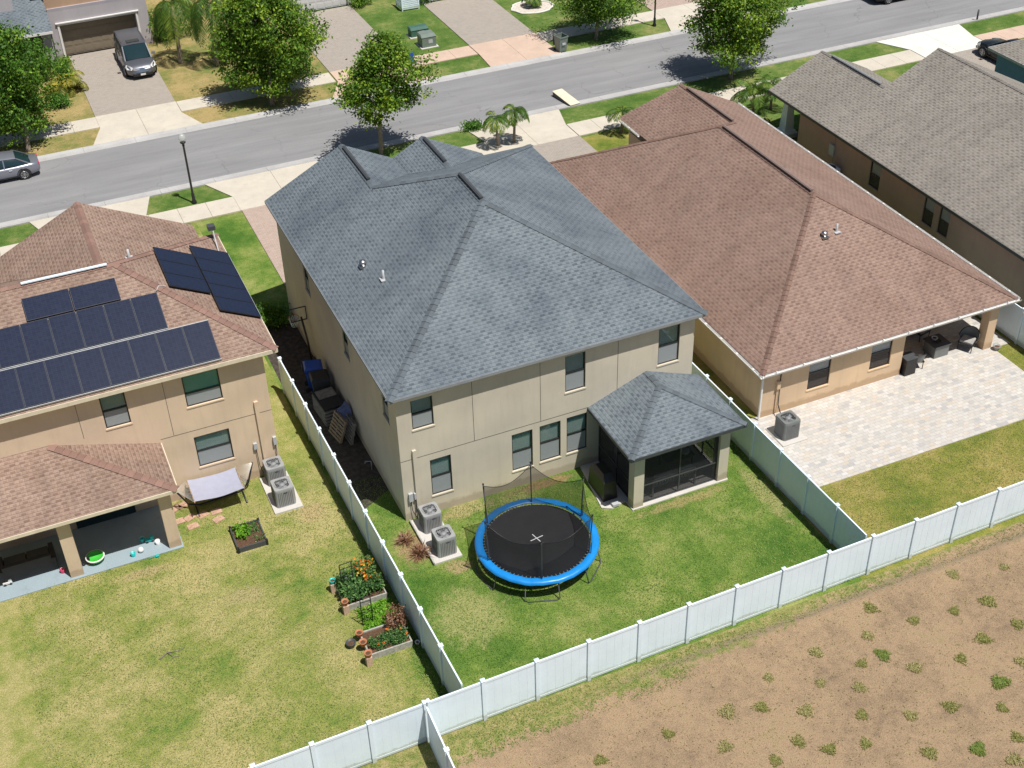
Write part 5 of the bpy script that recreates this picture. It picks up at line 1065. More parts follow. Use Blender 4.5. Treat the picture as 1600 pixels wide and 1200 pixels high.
def bin_(label, x, y, mat, lid, rz=0, open_=False, z=0, s=1):
    t = thing('wheelie_bin', label, 'bin', (0, 0, 0)); b = MB()
    q = [(-.24, -.24, .05), (.24, -.24, .05), (.24, .22, .05), (-.24, .22, .05), (-.3, -.34, .98), (.3, -.34, .98), (.3, .3, .98), (-.3, .3, .98)]
    b.faces(q, [(3, 2, 1, 0), (0, 1, 5, 4), (1, 2, 6, 5), (2, 3, 7, 6), (3, 0, 4, 7)]); b.box(-.32, .32, -.36, -.33, .93, 1.0); b.box(-.32, .32, .29, .32, .93, 1.0); b.box(-.32, -.29, -.33, .29, .93, 1.0); b.box(.29, .32, -.33, .29, .93, 1.0); b.build('tub', mat, t)
    l = MB()
    if open_: l.box(-.31, .31, .33, .37, .35, 1.0)
    else: l.faces([(-.33, -.37, 1.0), (.33, -.37, 1.0), (.33, .32, 1.02), (-.33, .32, 1.02), (-.27, -.28, 1.07), (.27, -.28, 1.07), (.27, .26, 1.09), (-.27, .26, 1.09)], [(0, 1, 5, 4), (1, 2, 6, 5), (2, 3, 7, 6), (3, 0, 4, 7), (4, 5, 6, 7), (3, 2, 1, 0)])
    l.build('lid', lid, t)
    if open_: MB().face([(-.28, -.31, .9), (.28, -.31, .9), (.28, .28, .9), (-.28, .28, .9)]).__class__ if False else MB().box(-.27, .27, -.3, .27, .6, .62).build('contents', 'black', t)
    for sx in (-1, 1): MB().tube([(sx*.2, .26, .11), (sx*.27, .26, .11)], .11, 12).build('wheel', 'tyre', t)
    MB().box(-.12, .12, -.345, -.31, .5, .62).build('label_panel', 'ltgrey', t) if mat == 'greygreen' else None
    MB().tube([(-.26, .38, .97), (.26, .38, .97)], .015, 6).build('handle', 'black', t)
    t.location = (x, y, z); t.rotation_euler = (0, 0, rz); t.scale = (s, s, s); return t
bin_('grey-green wheelie bin standing open at the far kerb', 25.1, 38.75, 'greygreen', 'darkgrey', R(10), True, 0, 1.1)
bin_('blue wheelie bin in the side passage against the beige wall', -.62, 9.7, 'binblue', 'binblue', R(80), False, .01, 1.15)
bin_('black wheelie bin in the side passage next to the blue one', -.60, 8.85, 'darkgrey', 'black', R(84), False, .01, 1.15)
t = thing('folding_chair', 'blue folding chair half hidden behind the tall street tree', 'chair', (15.2, 40.4, 0))
MB().box(15.0, 15.5, 40.2, 40.7, .45, .5).build('seat', 'blue', t); MB().box(15.0, 15.5, 40.68, 40.72, .5, 1.0).build('backrest', 'binblue', t)
for a in (15.02, 15.46):
    for b in (40.22, 40.66): MB().tube([(a, b, 0), (a, b, .46)], .015, 6).build('leg', 'ltgrey', t)
t = thing('slab_ramp', 'long cream slab with dark sides lying at the near kerb', 'slab', (22.0, 31.6, 0))
m_ = Matrix.Translation((22.0, 31.55, 0)) @ Matrix.Rotation(R(8), 4, 'Z') @ Matrix.Scale(.82, 4)
mb = MB(); mb.faces([m_ @ Vector(q) for q in ((-.4, -1.2, .02), (.4, -1.2, .02), (.4, 1.2, .02), (-.4, 1.2, .02), (-.4, -1.2, .14), (.4, -1.2, .14), (.4, 1.2, .38), (-.4, 1.2, .38))], [(3, 2, 1, 0), (0, 1, 5, 4), (1, 2, 6, 5), (2, 3, 7, 6), (3, 0, 4, 7)]); mb.build('sides', 'darkgrey', t)
mb = MB(); mb.faces([m_ @ Vector(q) for q in ((-.43, -1.23, .141), (.43, -1.23, .141), (.43, 1.23, .382), (-.43, 1.23, .382), (-.43, -1.23, .18), (.43, -1.23, .18), (.43, 1.23, .42), (-.43, 1.23, .42))], [(0, 1, 5, 4), (1, 2, 6, 5), (2, 3, 7, 6), (3, 0, 4, 7), (4, 5, 6, 7)]); mb.build('deck', 'cream', t)
t = thing('louvred_enclosure', 'white louvred enclosure on the lawn at the top edge', 'enclosure', (18.3, 50.6, 0))
for k in range(8): MB().box(18.3, 19.5, 50.6, 50.62, .08+k*.13, .18+k*.13).build('slat', 'white', t); MB().box(18.28, 18.3, 50.63, 51.8, .08+k*.13, .18+k*.13).build('slat', 'white', t)
for a, b in ((18.25, 50.57), (19.5, 50.57), (18.25, 51.8)): MB().box(a, a+.08, b, b+.08, 0, 1.2).build('corner_post', 'white', t)
mb = MB(); pts = [(26.8+1.5*math.cos(a*.2618)+.1*math.sin(a*2), 47.0+1.25*math.sin(a*.2618)) for a in range(24)]; mb.prism(pts, -.02, .03); tag(mb.build('gravel_bed', 'rock', None, (26.8, 47, 0)), 'oval bed of pale gravel around the small palm', 'gravel bed')
mb = MB(); mb.tube([(x, y, .05) for x, y in pts+pts[:1]], .07, 6, cap=False); tag(mb.build('bed_edging', 'conc_white', None, (26.8, 47, 0)), 'white edging ring around the gravel bed', 'edging')
tag(MB().tube([(52.6, 30.6, 0), (52.6, 30.6, .75)], .06, 8).build('marker_post', 'darkgrey', None, (52.6, 30.6, 0)), 'short dark marker post at the kerb on the right verge', 'post')
tag(MB().tube([(48.5, 22.4, .1), (48.0, 22.2, .12)], .12, 8).build('planting_bag', 'wood', None, (48.5, 22.4, .05)), 'tan bag beside the black car', 'bag')

# ------------------------------------------------------------ things in the side passage
t = thing('storage_crate', 'long dark slatted wooden crate with a board on its lid in the side passage', 'crate', (-.65, 7.6, 0))
m_ = Matrix.Translation((-.62, 7.55, 0)) @ Matrix.Rotation(R(4), 4, 'Z')
MB().box(-.42, .42, -.72, .72, .02, .86, m=m_).build('box', 'darkgrey', t); MB().box(-.45, .45, -.75, .75, .862, .90, m=m_).build('lid', 'black', t)
for k in range(5): MB().box(-.44, .44, -.76, -.722, .06+k*.16, .15+k*.16, m=m_).build('slat', 'greywood', t); MB().box(-.46, -.422, -.72, .72, .06+k*.16, .15+k*.16, m=m_).build('slat', 'greywood', t)
t2 = thing('wooden_board', 'grey wooden board lying on the dark crate in the side passage', 'board', (-.6, 7.9, .9)); mb = MB()
for k in range(6): mb.box(-.36, .40, .02+k*.10, .11+k*.10, .902, .94, m=m_)
mb.build('planks', 'greywood', t2)
def pallet(label, loc, rot, mat):
    t = thing('wooden_pallet', label, 'pallet', loc); m = Matrix.Translation(loc) @ rot
    for k in range(7): MB().box(-.5+k*.15, -.41+k*.15, -.5, .5, .10, .12, m=m).build('deck_board', mat, t)
    for y in (-.5, -.04, .42): MB().box(-.5, .49, y, y+.08, .02, .099, m=m).build('stringer', mat, t)
    mb = MB(); [mb.box(x, x+.09, -.5, .5, 0, .019, m=m) for x in (-.5, -.05, .4)]; mb.build('base_boards', mat, t)
pallet('tan wooden pallet leaning in front of the blue tarpaulin', (-.66, 6.0, .5), Matrix.Rotation(R(10), 4, 'Z') @ Matrix.Rotation(R(-68), 4, 'Y') , 'wood')
pallet('grey wooden pallet leaning against the beige wall below the tarpaulin', (-.28, 5.75, .47), Matrix.Rotation(R(4), 4, 'Z') @ Matrix.Rotation(R(-76), 4, 'Y'), 'greywood')
t = thing('tarpaulin_cover', 'blue-grey tarpaulin covered cart leaning on the beige wall of the side passage', 'tarpaulin', (-.35, 6.4, 0))
vs = []; rs = random.Random(4)
for i in range(9):
    for j in range(7):
        u, v = i/8, j/6; vs.append((-.62+.5*v+.05*math.sin(u*7), 5.95+.95*u+.04*math.sin(v*9+u*5), .35+.95*math.sin(math.pi*(.12+u*.76))*(.55+.45*v)+.05*math.sin(u*11+v*6)))
MB().faces(vs, [(i*7+j, (i+1)*7+j, (i+1)*7+j+1, i*7+j+1) for i in range(8) for j in range(6)], smooth=True).build('sheet', 'tarp', t)
mb = MB(); [mb.tube([(x, y, 0), (x, y, .6)], .03, 6) for x in (-.5, -.2) for y in (6.1, 6.7)]; mb.build('supports', 'darkgrey', t)
t = thing('basketball_hoop', 'portable basketball hoop with white net in the shaded side passage', 'basketball hoop', (-.35, 12.0, 0))
MB().tube([(-.25, 11.3, 0), (-.25, 11.6, 1.2), (-.3, 12.0, 2.2)], .045, 8).build('pole', 'black', t); MB().box(-.62, .0, 10.9, 11.7, .02, .2).build('base', 'black', t)
mb = MB(); mb.beam((-.75, 12.05, 2.0), (-.05, 12.05, 2.0), .04); mb.beam((-.75, 12.05, 2.65), (-.05, 12.05, 2.65), .04); mb.beam((-.75, 12.05, 2.0), (-.75, 12.05, 2.65), .04); mb.beam((-.05, 12.05, 2.0), (-.05, 12.05, 2.65), .04); mb.build('backboard_frame', 'darkgrey', t)
rim = MB().tube([(-.55+.23*math.cos(i*.3927), 12.4+.23*math.sin(i*.3927), 2.0) for i in range(17)], .012, 6, cap=False).build('hoop_rim', 'terracotta', t)
mb = MB()
for i in range(12):
    a = i*math.pi/6
    for s in (-1, 1): mb.tube([(-.55+.23*math.cos(a), 12.4+.23*math.sin(a), 1.98), (-.55+.17*math.cos(a+s*.5), 12.4+.17*math.sin(a+s*.5), 1.75), (-.55+.13*math.cos(a+s*.9), 12.4+.13*math.sin(a+s*.9), 1.55)], .009, 4)
mb.build('net', 'white', rim)
bush('dark shrub in the shade at the front corner of the side passage', -.9, 15.3, .55, .9, 'tree_dark', 41, n=60)
t = thing('garden_tap', 'small white garden tap on the ground by the beige wall in the side passage', 'tap', (-.3, 3.4, 0)); MB().tube([(-.2, 3.4, 0), (-.2, 3.4, .45), (-.42, 3.45, .47), (-.44, 3.45, .38)], .018, 6).build('pipe', 'ltgrey', t)

# ------------------------------------------------------------ hammock, stones, garden beds
t = thing('hammock', 'pale lavender cloth hammock on a dark frame beside the tan wall', 'hammock', (-6.0, 4.3, 0))
x0, x1 = -7.13, -5.24; vs = []
for i in range(13):
    for j in range(9):
        u, v = i/12, j/8; x = x0+(x1-x0)*u; y = 3.40+1.36*v-.04*u; z = .95-.09*math.sin(math.pi*u)+.03*(2*v-1)**2+.01*math.sin(u*9+v*4); vs.append((x, y, z))
cl = MB().faces(vs, [(i*9+j, (i+1)*9+j, (i+1)*9+j+1, i*9+j+1) for i in range(12) for j in range(8)], smooth=True).build('cloth', 'hammock', t)
for xx in (x0, x1): MB().beam((xx, 3.34, .96), (xx, 4.80, .97), .035).build('spreader_bar', 'wood', t)
L_end, R_end = (-7.66, 4.25, 1.05), (-4.6, 4.5, 1.15)
for e, xx in ((L_end, x0), (R_end, x1)):
    mb = MB(); [mb.tube([(xx, 3.38+1.38*k/13, .96), e], .006, 4) for k in range(14)]; mb.build('cords', 'rope', t)
mb = MB(); mb.tube([L_end, (-7.3, 4.24, .25), (-6.9, 4.25, .06), (-5.3, 4.35, .06), (-4.9, 4.42, .3), R_end], .035, 8); mb.build('stand', 'black', t)
for x in (-7.05, -5.2): MB().tube([(x, 3.6, .03), (x, 4.95, .03)], .03, 8).build('foot', 'black', t)
for i, (x, y, r, lb) in enumerate(((-7.82, 3.70, 8, 'left end of the row'), (-7.41, 3.72, 30, 'second from the left in the row'), (-7.40, 3.20, 12, 'lowest, nearest the porch column'), (-6.91, 3.67, 20, 'below the hammock middle'), (-6.43, 3.17, 25, 'rightmost low one'), (-6.40, 3.64, 5, 'under the hammock shadow edge'), (-7.45, 4.56, 15, 'upper one under the hammock cords'), (-7.80, 4.50, 40, 'uppermost beside the porch wall'))):
    m_ = Matrix.Translation((x, y, 0)) @ Matrix.Rotation(R(r), 4, 'Z'); tag(MB().prism([(.21*a, .16*b) for a, b in ((-1, -.9), (1, -1), (.95, .9), (-.9, 1))], -.02, .03).build('stepping_stone', 'stone', None), 'reddish stepping stone, '+lb, 'stepping stone', 'reddish stepping stones beside the hammock').matrix_world = m_
def raised_bed(label, x0, x1, y0, y1, h, mat, posts=None, rz=0):
    t = thing('raised_bed', label, 'garden bed', (x0, y0, 0)); th = .05
    MB().box(x0+th, x1-th, y0+th, y1-th, -.02, h-.06).build('soil', 'soil', t)
    for b in ((x0, x1, y0, y0+th), (x0, x1, y1-th, y1), (x0, x0+th, y0+th, y1-th), (x1-th, x1, y0+th, y1-th)): MB().box(b[0], b[1], b[2], b[3], -.02, h).build('side_board', mat, t)
    if posts:
        for a in (x0-.02, x1-.06):
            for b in (y0-.02, y1-.06): MB().box(a, a+.08, b, b+.08, -.02, h+.04).build('corner_post', posts, t)
    return t
raised_bed('small square dark-framed bed on the left lawn', -6.2, -5.08, 1.0, 2.3, .22, 'darkgrey', 'black')
raised_bed('raised bed full of leafy plants and orange flowers beside the fence', -3.48, -1.98, -3.5, -2.2, .26, 'bedwood')
raised_bed('raised bed nearest the back fence with bare soil and sparse flowers', -3.48, -1.95, -5.98, -4.85, .26, 'bedwood')
def plants(name, label, boxes, mat, seed, n=40, leaf=.07, h=.35, cat='plant'):
    x0, x1, y0, y1, z0 = boxes; rs = np.random.RandomState(seed); t = thing(name, label, cat, ((x0+x1)/2, (y0+y1)/2, z0)); C0 = []
    sb = MB()
    for k in range(n):
        x, y = rs.uniform(x0, x1), rs.uniform(y0, y1); hh = h*rs.uniform(.5, 1.15); sb.tube([(x, y, z0-.02), (x+rs.uniform(-.04, .04), y+rs.uniform(-.04, .04), z0+hh)], [.008, .004], 4)
        C0.append(np.array([x, y, z0])+rs.normal(size=(26, 3))*[.07, .07, 0]+np.stack([np.zeros(26), np.zeros(26), rs.uniform(.2, 1.0, 26)*hh], 1))
    C0 = np.concatenate(C0); npmesh('leaves', quads(C0, leaf, rs)-np.array(PW[t.name]), 4, mat, t, (0, 0, 0), rs.uniform(.02, .98, len(C0))); sb.build('stems', mat, t); return t
def flowers(par, boxes, seed, n, s=.09):
    x0, x1, y0, y1, z0, z1 = boxes; rs = np.random.RandomState(seed); C0 = np.stack([rs.uniform(x0, x1, n), rs.uniform(y0, y1, n), rs.uniform(z0, z1, n)], 1); C0 = np.repeat(C0, 5, 0)+rs.normal(size=(n*5, 3))*.02
    npmesh('blossoms', quads(C0, s, rs, 1.2, .8)-np.array(PW[par.name]), 4, 'flower', par, (0, 0, 0), np.repeat(rs.uniform(.02, .98, n), 5))
plants('leafy_vegetables', 'dark green leafy plants filling the left half of the upper raised bed', (-3.42, -2.75, -3.35, -2.2, .2), 'herb', 51, 90, .13, .5)
p = plants('marigold_plants', 'tall orange-flowered plants at the fence side of the upper raised bed', (-2.7, -2.05, -3.3, -1.9, .2), 'herb', 52, 90, .09, .6); flowers(p, (-2.75, -2.02, -3.0, -1.85, .55, .8), 53, 50, .07)
p = plants('flower_seedlings', 'low sparse plants with small red blossoms in the lower raised bed', (-3.3, -2.0, -5.85, -5.3, .2), 'herb', 54, 70, .075, .25); flowers(p, (-3.2, -2.0, -5.8, -5.1, .35, .45), 55, 7, .07)
plants('dry_plants', 'tall dry grey plants at the fence end of the lower raised bed', (-2.5, -1.9, -5.3, -4.6, .1), 'dryleaf', 56, 40, .07, .8)
plants('ground_vines', 'low yellow-green vines growing between the two raised beds', (-3.1, -1.95, -4.8, -3.6, 0), 'shrub_bright', 57, 120, .09, .14)
plants('herb_plant', 'spiky green plant in the small square bed', (-6.0, -5.6, 1.5, 2.15, .15), 'shrub_bright', 58, 22, .12, .28)
plants('herb_sprouts', 'few small sprouts along the edges of the small square bed', (-5.6, -5.15, 1.1, 2.2, .15), 'herb', 59, 10, .07, .15)
def spiky(label, x, y, r, n, seed):
    rs = np.random.RandomState(seed); V = []; t = thing('dry_shrub', label, 'shrub', (x, y, 0))
    for k in range(n):
        b = rs.uniform(0, 6.28); e = rs.uniform(.15, 1.3); ln = r*rs.uniform(.5, 1.15); out = np.array([math.cos(b)*math.cos(e), math.sin(b)*math.cos(e), math.sin(e)]); w_ = np.array([-math.sin(b), math.cos(b), 0])*.014
        p = np.array([rs.normal()*.05, rs.normal()*.05, 0.]); m_ = p+out*ln*.5; e_ = p+out*ln-np.array([0, 0, ln*.25]); V += [p, m_-w_, e_, m_+w_]
    npmesh('dead_leaves', np.array(V), 4, 'dryleaf', t, (0, 0, 0), rs.uniform(.02, .98, n)); MB().tube([(x, y, -.02), (x+.02, y, r*.4)], [.04, .02], 6).build('stem', 'bark', t)
spiky('brown dried shrub left of the upper air conditioner by the fence', -.42, -1.05, .5, 150, 60); spiky('brown dried shrub left of the lower air conditioner by the fence', -.12, -1.95, .62, 230, 61)
def trellis(label, x, y, z0, w, h, tilt=0, rz=0):
    t = thing('garden_trellis', label, 'trellis', (0, 0, 0)); m = Matrix.Rotation(R(tilt), 4, 'X')
    for s in (0, w): MB().tube([m @ Vector((s, 0, 0)), m @ Vector((s, 0, h))], .02, 6).build('upright', 'black', t)
    for z in (h, h-.22, h*.55, h*.45, h*.2): MB().tube([m @ Vector((0, 0, z)), m @ Vector((w, 0, z))], .015, 6).build('rung', 'black', t)
    t.location = (x, y, z0); t.rotation_euler = (0, 0, R(rz)); return t
trellis('black metal trellis standing in the upper raised bed', -3.37, -2.75, .2, .43, 1.32, 0, 2); trellis('black metal trellis standing at the front of the upper raised bed', -3.18, -4.35, 0, .36, 1.3, 0, -3)
def pot(label, x, y, z, r, h, mat, on=None):
    t = thing('plant_pot', label, 'pot', (x, y, z)); MB().lathe([(r*.7, 0), (r, h*.8), (r*1.08, h*.8), (r*1.08, h), (r*.92, h), (r*.85, h*.8), (0, h*.78)], (x, y, z), 16).build('pot', mat, t)
    MB().lathe([(r*.84, h*.79), (0, h*.82)], (x, y, z), 12).build('soil', 'soil', t); return t
def block(label, x, y): 
    t = thing('concrete_block', label, 'block', (x, y, 0)); mb = MB(); mb.box(x-.1, x-.03, y-.1, y+.1, 0, .38); mb.box(x+.03, x+.1, y-.1, y+.1, 0, .38); mb.box(x-.1, x+.1, y-.1, y+.1, .381, .40); mb.box(x-.029, x+.029, y-.1, y+.1, 0, .38); mb.build('block', 'brick', t)
block('tan block under a pot at the left front corner of the upper bed', -3.52, -3.55); block('tan block under a pot at the left front corner of the lower bed', -3.55, -6.12); block('pale block under the blue pot at the upper bed', -3.6, -2.35)
pot('terracotta pot on a tan block at the upper bed', -3.52, -3.55, .401, .12, .2, 'terracotta'); pot('terracotta pot on a tan block at the lower bed', -3.55, -6.12, .401, .13, .2, 'terracotta'); pot('light blue pot on a block at the left of the upper bed', -3.6, -2.35, .401, .11, .16, 'teal')
pot('terracotta pot on the rim of the lower bed, the one nearer the fence', -3.52, -5.45, .25, .13, .2, 'terracotta'); pot('terracotta pot at the upper left corner of the lower bed', -3.5, -4.98, .25, .13, .18, 'terracotta'); pot('dark bowl pot on the lawn beside the lower bed', -3.85, -5.1, 0, .16, .22, 'darkgrey')
pot('small white pot by the fence at the end of the lower bed', -1.78, -5.95, 0, .08, .12, 'whitep')
tag(MB().tube([(-9.9, -2.9, .02), (-9.6, -2.75, .06), (-9.2, -2.8, .03), (-9.0, -2.7, .02)], [.03, .02, .015, .008], 6).tube([(-9.6, -2.75, .05), (-9.45, -3.0, .03), (-9.2, -3.05, .02)], [.015, .01, .006], 5).build('fallen_branch', 'bark', None, (-9.5, -2.8, 0)), 'thin dark fallen branch on the left lawn', 'branch')

# ------------------------------------------------------------ left porch contents
t = thing('outdoor_sofa', 'dark brown outdoor sofa in the shaded left porch', 'sofa', (-13.3, 3.6, .04))
MB().box(-14.2, -12.5, 3.1, 3.9, .1, .42).build('seat_base', 'sofa', t); MB().box(-14.2, -12.5, 2.98, 3.15, .1, .8).build('backrest', 'sofa', t)
for x in (-14.3, -12.52): MB().box(x, x+.16, 3.0, 3.9, .1, .62).build('armrest', 'sofa', t)
for k in range(2): MB().box(-14.1+k*.8, -13.35+k*.8, 3.2, 3.85, .421, .55).build('seat_cushion', 'darkgrey', t)
t = thing('sand_table', 'round green toy sand table on the porch slab', 'toy', (-11.05, 2.85, .04)); MB().lathe([(.2, .12), (.3, .16), (.34, .26), (.32, .27), (.27, .2), (0, .19)], (-11.05, 2.85, 0), 20).build('basin', 'toygreen', t); MB().lathe([(.32, .245), (.35, .25), (.35, .275), (.31, .28)], (-11.05, 2.85, 0), 20).build('rim', 'whitep', t)
for k in range(3): a = k*2.1; MB().tube([(-11.05+.2*math.cos(a), 2.85+.2*math.sin(a), .04), (-11.05+.2*math.cos(a), 2.85+.2*math.sin(a), .15)], .03, 6).build('leg', 'toygreen', t)
ic = MB().lathe([(0, -.11), (.05, -.098), (.085, -.07), (.105, -.03), (.11, 0), (.105, .03), (.085, .07), (.05, .098), (0, .11)], (-9.45, 2.6, .15), 14).build('football', 'whitep', None, (-9.45, 2.6, .15)); tag(ic, 'white football with black patches at the slab edge', 'ball')
for k, (a, b) in enumerate(((0, 1.5), (.6, .4), (2.2, .5), (3.9, .4), (5.2, .7))):
    MB().lathe([(0, .004), (.035, 0)], (-9.45+.1*math.cos(a)*math.cos(b), 2.6+.1*math.sin(a)*math.cos(b), .15+.108*math.sin(b)), 6).build('patch', 'black', ic)
def toy(label, x, y, mat, kind):
    t = thing('toy', label, 'toy', (x, y, .04))
    if kind == 'truck':
        MB().box(x-.16, x+.16, y-.08, y+.08, .09, .17).build('body', mat, t); MB().box(x+.04, x+.15, y-.07, y+.07, .171, .27).build('cab', mat, t)
        for a in (-.1, .1): MB().tube([(x+a, y-.1, .08), (x+a, y+.1, .08)], .045, 10).build('wheels', 'black', t)
    elif kind == 'bucket': MB().lathe([(.07, .04), (.10, .22), (.085, .22), (.06, .06), (0, .06)], (x, y, 0), 12).build('bucket', mat, t); MB().tube([(x-.1, y, .22), (x, y-.02, .30), (x+.1, y, .22)], .006, 5).build('handle', 'whitep', t)
    else: MB().tube([(x-.16, y, .06), (x+.08, y+.03, .06)], .012, 6).build('handle', mat, t); MB().box(x+.08, x+.2, y-.03, y+.09, .045, .07).build('blade', mat, t)
toy('teal toy truck by the right porch column', -9.05, 3.05, 'teal', 'truck'); toy('white and teal toy bucket by the right porch column', -8.8, 2.75, 'whitep', 'bucket'); toy('small teal toy bucket at the slab edge', -9.75, 2.5, 'teal', 'bucket'); toy('pink toy bucket left of the middle porch column', -12.25, 2.75, 'pink', 'bucket')
toy('yellow toy shovel below the green sand table', -11.2, 2.75, 'yellow', 'shovel'); toy('small black toy car beside the middle porch column', -11.4, 2.85, 'black', 'truck'); toy('tiny teal toy shovel on the grass at the slab edge', -9.1, 2.1, 'teal', 'shovel'); toy('white toy truck at the far left of the porch slab', -14.15, 3.0, 'whitep', 'truck'); toy('teal toy bucket in the shade of the porch', -9.3, 3.15, 'teal', 'bucket')

# ------------------------------------------------------------ right patio furniture
def armchair(label, x, y, rz, cushion='cushion', z=.03):
    t = thing('patio_chair', label, 'chair', (0, 0, 0)); 
    for a in (-.3, .3):
        for b in (-.28, .28): MB().tube([(a, b, 0), (a, b, .4)], .018, 6).build('leg', 'black', t)
    MB().box(-.34, .34, -.32, .32, .36, .40).build('seat', 'black', t); MB().box(-.28, .28, -.28, .26, .401, .49).build('cushion', cushion, t)
    vs = []; n = 12
    for i in range(n+1):
        a = R(-20+220*i/n); vs += [(.36*math.cos(a), .05+.34*math.sin(a), .40), (.42*math.cos(a), .08+.40*math.sin(a), .62+.26*max(0, math.sin(a)))]
    MB().faces(vs, [(2*i, 2*i+2, 2*i+3, 2*i+1) for i in range(n)], smooth=True).build('backrest', 'acgreen', t)
    MB().tube([vs[2*i+1] for i in range(n+1)], .022, 6).build('armrest', 'black', t)
    t.location = (x, y, z); t.rotation_euler = (0, 0, R(rz)); return t
armchair('patio chair with curved back standing by the right corner column', 26.2, -.1, -60); armchair('patio chair with patterned cushion near the house wall', 23.3, -.15, 160); armchair('patio chair in the deep shade behind the fire table', 24.9, 1.5, 10)
t = thing('fire_table', 'dark square fire table on the patio between the chairs', 'table', (24.75, .1, .03)); MB().box(24.4, 25.15, -.15, .6, .03, .6).build('base', 'acgreen', t); MB().box(24.34, 25.21, -.21, .66, .601, .65).build('tabletop', 'darkgrey', t); MB().lathe([(0, .655), (.14, .66), (.16, .68)], (24.75, .2, 0), 16).build('burner', 'black', t)
pot('dark bowl with pale rim on the fire table', 24.7, .35, .651, .13, .13, 'ltgrey'); pot('small dark pot by the right corner column', 27.3, -.75, .03, .16, .2, 'acgrey')
t = thing('covered_grill', 'black covered grill at the house corner on the patio', 'grill', (22.75, -.35, .03)); MB().box(22.45, 23.0, -.65, -.15, .03, .85).build('cover', 'black', t); MB().box(22.42, 23.03, -.68, -.12, .851, .88).build('lid', 'darkgrey', t)

# ------------------------------------------------------------ grass tufts on the field
TUFTS = [(18.44,-11.48,2),(16.58,-11.01,2),(16.79,-12.56,0),(15.46,-12.43,0),(12.96,-11.12,0),(13.94,-12.20,0),(12.11,-12.11,2),(15.49,-13.85,0),(16.97,-13.83,0),(10.12,-11.98,2),(11.20,-13.03,0),(12.05,-13.02,1),(12.65,-13.90,2),(14.25,-14.24,0),(16.00,-15.21,2),(9.50,-13.14,2),(10.53,-13.84,2),(14.75,-15.56,1),(14.09,-16.41,0),(12.66,-15.70,0),(9.93,-14.76,0),(11.30,-15.44,2),(8.43,-13.89,2),(7.54,-14.79,0),(8.22,-15.43,0),(9.37,-15.73,0),(10.90,-16.84,0),(12.34,-17.35,1),(13.72,-17.52,0),(13.07,-18.13,2),
 (8.11,-12.23,2),(7.22,-13.16,0),(6.16,-12.87,2),(4.03,-12.82,0),(5.38,-14.00,2),(6.50,-15.09,0),(1.66,-12.82,0),(18.0,-14.6,0),(15.3,-17.0,0)]
def tuft(seed, mat, r=.24, n=210):
    rs = np.random.RandomState(seed); V = []
    for k in range(n):
        a = rs.uniform(0, 6.28); d = r*rs.uniform(0, 1)**.6*(1+.25*math.sin(3*a+seed)); x, y = d*math.cos(a), d*math.sin(a)*.8; ln = rs.uniform(.05, .12); b = rs.uniform(0, 6.28); w_ = np.array([math.cos(b+1.57), math.sin(b+1.57), 0])*.011
        p = np.array([x, y, -.01]); out = np.array([math.cos(b), math.sin(b), 0]); m_ = p+out*ln*.4+np.array([0, 0, ln*.55]); e = p+out*ln+np.array([0, 0, ln*.45]); V += [p, m_-w_, e, m_+w_]
    return np.array(V), rs.uniform(.02, .98, n)
protos = {}
for kind, mat in ((0, 'tuft'), (1, 'tuft_green'), (2, 'tuft_dry')):
    for v in range(3): V, u = tuft(100+kind*5+v, mat, .21+.025*v, (300, 400, 240)[kind]); me_o = npmesh('tmp', V, 4, mat, None, (0, 0, 0), u); protos[(kind, v)] = me_o.data; bpy.data.objects.remove(me_o)
words = ('olive grass tuft', 'bright green tuft', 'dry straw tuft')
BND = lambda y: sum(y < v for v in (-11.8, -12.7, -13.6, -14.7, -16.0))
ROWS = ('in the row nearest the fence', 'in the second row off the fence', 'in the third row off the fence', 'in the fourth row off the fence', 'in the fifth row off the fence', 'in the row farthest from the fence')
ORD = ('leftmost', 'second from the left', 'third from the left', 'fourth from the left', 'fifth from the left', 'sixth from the left', 'seventh from the left', 'eighth from the left', 'ninth from the left')
for i, (x, y, k) in enumerate(TUFTS):
    _b = [q for q in range(len(TUFTS)) if BND(TUFTS[q][1]) == BND(y)]; _b.sort(key=lambda q: TUFTS[q][0]); _n = _b.index(i)
    o = bpy.data.objects.new('grass_tuft', protos[(k, i % 3)]); COL.objects.link(o); o.location = (x, y, 0); o.rotation_euler = (0, 0, i*1.3); s = .85+.3*((i*7) % 5)/4; o.scale = (s, s, s)
    tag(o, words[k]+', '+ORD[_n]+' '+ROWS[BND(y)], 'grass tuft', 'grass tufts on the bare brown field')

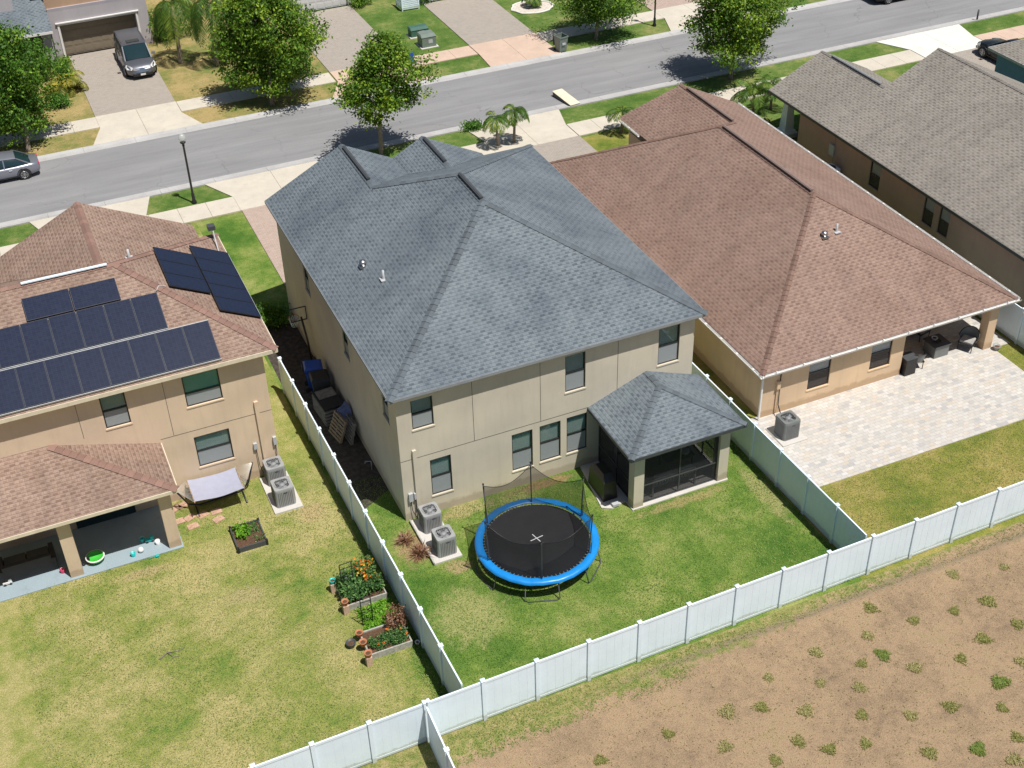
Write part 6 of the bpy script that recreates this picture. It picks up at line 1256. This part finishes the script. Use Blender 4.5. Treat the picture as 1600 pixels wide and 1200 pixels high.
# ------------------------------------------------------------ short turf as real blades, over the lawns near the camera
def blades(label, regs, dens, mat, seed, h=(.03, .075), avoid=()):
    rs = np.random.RandomState(seed); P = []
    for x0, x1, y0, y1 in regs:
        n = int((x1-x0)*(y1-y0)*dens); P.append(np.stack([rs.uniform(x0, x1, n), rs.uniform(y0, y1, n)], 1))
    P = np.concatenate(P)
    for x0, x1, y0, y1 in avoid: P = P[~((P[:, 0] > x0) & (P[:, 0] < x1) & (P[:, 1] > y0) & (P[:, 1] < y1))]
    f = np.sin(P[:, 0]*2.3+np.sin(P[:, 1]*1.7)*2)*np.sin(P[:, 1]*2.9+np.sin(P[:, 0]*1.3)*2); P = P[rs.uniform(-1, 1, len(P)) < f*.6+.55]; n = len(P)
    a = rs.uniform(0, 6.28, n); ln = rs.uniform(h[0], h[1], n); out = np.stack([np.cos(a), np.sin(a), a*0], 1); w_ = np.stack([-np.sin(a), np.cos(a), a*0], 1)*rs.uniform(.006, .012, n)[:, None]
    p = np.stack([P[:, 0], P[:, 1], P[:, 0]*0-.004], 1); up = np.array([0, 0, 1.]); m_ = p+out*(ln*.35)[:, None]+up*(ln*.6)[:, None]; e = p+out*(ln*.9)[:, None]+up*(ln*.7)[:, None]
    V = np.stack([p, m_-w_, e, m_+w_], 1).reshape(-1, 3); fu = np.clip(.5+.35*np.sin(P[:, 0]*.9+1.5*np.sin(P[:, 1]*.7))*np.sin(P[:, 1]*1.1)+rs.uniform(-.35, .35, n), .02, .98)
    o = npmesh('grass', V, 4, mat, None, (0, 0, 0), fu); tag(o, label, 'grass', None, 'stuff'); return o
MT['bl_main'] = leafmat('turf main', (.05, .135, .015), (.14, .245, .035), (.34, .37, .12)); MT['bl_left'] = leafmat('turf left', (.09, .17, .03), (.22, .265, .08), (.44, .40, .20)); MT['bl_right'] = leafmat('turf right', (.12, .17, .04), (.24, .24, .07), (.38, .32, .14))
blades('short green turf of the fenced back lawn', [(-1.5, 13.5, -9.6, -.1), (-1.8, -.05, -.1, 3)], 420, 'bl_main', 71, avoid=[(7.0, 12.2, -3.2, 0), (.05, 1.3, -2.8, 0)])
blades('short yellowing turf of the left lawn', [(-14, -1.75, -9.8, 2.3), (-7.9, -2.0, 2.3, 4.9)], 330, 'bl_left', 72, avoid=[(-6.3, -5, .9, 2.4), (-3.5, -1.9, -6, -4.8), (-3.5, -1.9, -3.5, -2.2), (-4.5, -3.2, 2.4, 4.8)])
blades('short olive turf beyond the patio', [(13.8, 28.3, -9.4, -5.2), (27.3, 28.3, -5.2, -.6)], 330, 'bl_right', 73)
blades('ragged grass along the outside of the back fence', [(-2.8, 24, -10.5, -9.95)], 330, 'bl_right', 74, (.03, .10)); blades('ragged green grass outside the fence near the corner', [(-2.8, 6, -11.2, -10.5)], 260, 'bl_main', 75, (.03, .09))
blades('green grass outside the fence at the bottom edge', [(-9, -3.0, -13, -10.0)], 300, 'bl_right', 76)

blades('sparse straw and dead stalks scattered on the bare field', [(-2.8, 22, -18.5, -10.6)], 38, 'tuft_dry', 77, (.04, .11))

blades('longer unmown grass along the foot of the side fences', [(-1.86, -1.62, -9.6, 9), (-2.15, -1.93, -9.6, 9), (13.38, 13.52, -9.4, 0), (13.72, 13.9, -9.4, -5.2), (-1.3, 13.4, -9.72, -9.55), (-9, -2.2, -9.75, -9.6), (13.9, 28, -9.5, -9.35)], 420, 'bl_main', 78, (.06, .13))
